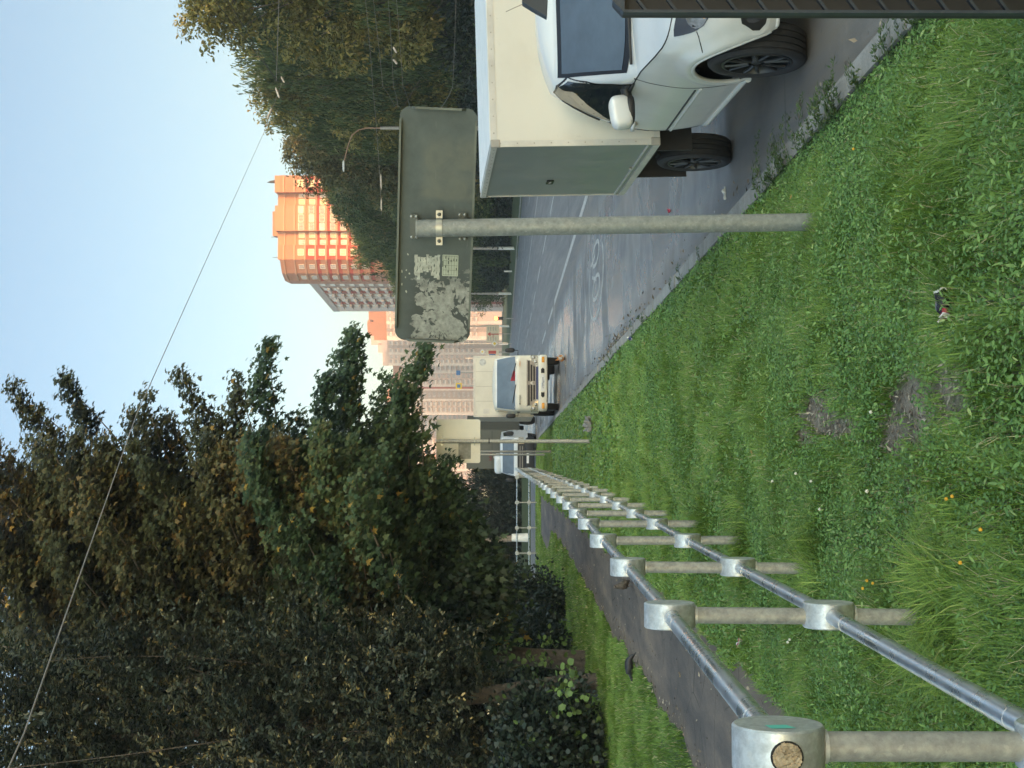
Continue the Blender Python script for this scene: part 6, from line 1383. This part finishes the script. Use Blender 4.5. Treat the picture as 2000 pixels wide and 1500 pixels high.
for k in range(1, 10):
    vc = 556+20.6*k+11.2; z = tz(vc)
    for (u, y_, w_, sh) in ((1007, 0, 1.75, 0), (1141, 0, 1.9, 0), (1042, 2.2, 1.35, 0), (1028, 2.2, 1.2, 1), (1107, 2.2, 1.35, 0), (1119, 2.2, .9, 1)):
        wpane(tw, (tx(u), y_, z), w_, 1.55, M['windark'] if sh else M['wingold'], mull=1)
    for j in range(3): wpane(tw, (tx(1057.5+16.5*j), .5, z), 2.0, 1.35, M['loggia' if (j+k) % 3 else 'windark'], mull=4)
    if k < 8:
        d = Vector((tx(993)-tx(968), -4, 0)).normalized(); wpane(tw, ((tx(968)+tx(993))/2, 2, z), 1.5, 1.4, M['windark'], d); d = Vector((tx(968)-tx(956), -6, 0)).normalized(); wpane(tw, ((tx(968)+tx(956))/2, 7, z), 2.6, 1.4, M['windark'], d)

def block(label, u0, d0, u1, d1, v0, depth, cols, fl=3.0, roofs=(), cap=W_TAN, capn=1, name='apartment_block', vlow=960):
    """slab whose street face runs from (u0, d0) to (u1, d1); cols is a list of (relative width, kind)"""
    a, c = P(u0, VH, d0), P(u1, VH, d1); a.z = c.z = 0; zt = H+(VH-v0)/F*d0; d = c-a; L = d.length; d.normalize(); n = Vector((d.y, -d.x, 0))
    t = empty(name, (a.x, a.y, 0), 0, label, 'building'); o = Vector(t.location); q = MB(); b_ = -n*depth
    q.add([a-o, c-o, c+b_-o, a+b_-o]+[p-o+Vector((0, 0, zt)) for p in (a, c, c+b_, a+b_)], [(0, 1, 5, 4), (1, 2, 6, 5), (2, 3, 7, 6), (3, 0, 4, 7), (4, 5, 6, 7)]); wl = q.build('wall', W_PINK, t)
    tot = sum(w_ for w_, k in cols); x = 0; wins = []; strips = {}; zlow = max(0, H+(VH-vlow)/F*d0)
    for w_, kind in cols:
        ww = L*w_/tot; p0 = a+d*x-o; mt = {'p': W_PALE, 'r': W_RED, 'g': W_GREY, 't': W_TAN, 'k': W_BROWN, 'w': None, 'b': W_PALE}[kind]
        if mt and kind != 'b':
            q = strips.setdefault(kind, (MB(), mt))[0]; quadwall(q, p0.x, p0.y, p0.x+d.x*ww, p0.y+d.y*ww, 0, zt-fl*capn, .25)
        zf = zt-fl*(capn+.5)
        while zf > zlow:
            if kind in 'wbk':
                wins.append((p0+d*ww*.5+Vector((0, 0, zf)), ww, kind))
            zf -= fl
        x += ww
    for k2, (q, mt) in strips.items(): q.build('wall_stripe', mt, wl)
    q = MB(); p0 = a-o
    q.add([p0+n*.35+Vector((0, 0, zt-fl*capn)), c-o+n*.35+Vector((0, 0, zt-fl*capn)), c-o+n*.35+Vector((0, 0, zt+.6)), p0+n*.35+Vector((0, 0, zt+.6)), p0+b_+Vector((0, 0, zt+.6)), c-o+b_+Vector((0, 0, zt+.6))], [(0, 1, 2, 3), (3, 2, 5, 4)]); q.build('top_storey', cap, t)
    q = MB(); rr = random.Random(int(u0))
    for (f_, wd, hh) in roofs: q.box(a-o+d*L*f_-n*depth*.4+Vector((0, 0, zt+hh/2+.5)), (wd, 4, hh), Matrix.Rotation(math.atan2(d.y, d.x), 3, 'Z'))
    if roofs: q.build('roof_house', cap, t)
    wins.sort(key=lambda e: -e[0].z); rest = MB(); mt = Matrix((d, -n, Vector((0, 0, 1)))).transposed()
    for i, (c_, ww, kind) in enumerate(wins):
        if i < 99:
            q = MB()
        else: q = rest
        q.cur = 0; q.box(c_+n*.3, (ww*.62, .1, fl*.5), mt)
        q.cur = 1
        if kind == 'b': q.box(c_+n*.75-Vector((0, 0, fl*.33)), (ww*.86, .9, fl*.30), mt)
        else: q.box(c_+n*.32-Vector((0, 0, fl*.29)), (ww*.74, .16, .18), mt); q.box(c_+n*.33, (.14, .08, fl*.5), mt)
        if i < 99: q.build('window', [M['windark'], W_PALE if kind != 'k' else W_BROWN], t)
    if rest.f: o2 = rest.build('other_windows', [M['windark'], W_PALE], t); o2['kind'] = 'stuff'
    return t
block('grey-pink block with red panels standing half behind the orange tower', 893, 505, 957, 432, 655, 14, [(1.4, 'p'), (1, 'b'), (.7, 'r'), (1, 'b'), (.5, 'p'), (1, 'b'), (.7, 'r'), (1, 'b'), (2.2, 'k')], 3.0, [(.75, 6, 3)], W_GREY, .6, vlow=860)
block('tan-topped apartment block between the grey-pink block and the long pale row', 836, 800, 897, 792, 733, 16, [(1, 'p'), (1, 'b'), (.8, 'k'), (1, 'b'), (.7, 'p'), (1, 'b'), (.9, 'w'), (1, 'b')], 3.0, [(.25, 8, 4), (.7, 6, 3)], W_TAN, 2.2, vlow=930)
block('pale pink block right of the maple tip with stepped roof', 786, 845, 838, 838, 750, 16, [(.6, 'p'), (1, 'b'), (1, 'w'), (.5, 'p'), (1, 'b'), (.7, 'k'), (1, 'b'), (.4, 'p')], 3.0, [(.9, 8, 7), (.55, 6, 3)], W_PINK, 1, vlow=930)
block('long pale pink block with brown and red stripes behind the cream truck', 690, 875, 788, 865, 772, 16, [(.5, 'p'), (1, 'b'), (1, 'b'), (.35, 'p'), (1.5, 'k'), (.3, 'p'), (.35, 'r'), (.4, 'p'), (1, 'b'), (1, 'w'), (.5, 'p'), (1, 'b')], 3.0, [(.3, 9, 5), (.62, 5, 3)], W_TAN, 1.6, vlow=930)
block('peach and pink block behind the cream square sign', 540, 915, 692, 900, 792, 16, [(1, 'b'), (1, 'w'), (.8, 'k'), (.3, 'p'), (1, 'b'), (.8, 't'), (1, 'w'), (.4, 'p'), (1, 'b'), (1, 'k'), (.4, 'p'), (1, 'b'), (.8, 'w')], 3.0, [(.4, 8, 4)], W_TAN, 1.2, vlow=960)
# unseen block added behind the viewer to throw the street into shade
bl = empty('apartment_block', (104, -112, 0), R(30), 'unseen high apartment block added behind the viewer to shade the street', 'building')
q = MB(); q.box((0, 0, 22), (190, 14, 44)); q.build('wall', W_PINK, bl); q = MB(); q.box((0, 0, 44.4), (191, 15, .8)); q.build('roof', W_GREY, bl)

# thin morning haze
hz = MB(); hz.box((0, 520, 60), (2400, 1500, 130)); m = bpy.data.materials.new('haze'); m.use_nodes = True; nt = m.node_tree; nt.nodes.remove(nt.nodes['Principled BSDF'])
pv = nt.nodes.new('ShaderNodeVolumePrincipled'); pv.inputs['Density'].default_value = HAZE; pv.inputs['Color'].default_value = (.95, .92, .92, 1); pv.inputs['Anisotropy'].default_value = .2
nt.links.new(pv.outputs[0], nt.nodes['Material Output'].inputs['Volume']); setp(hz.build('haze', m), kind='stuff')
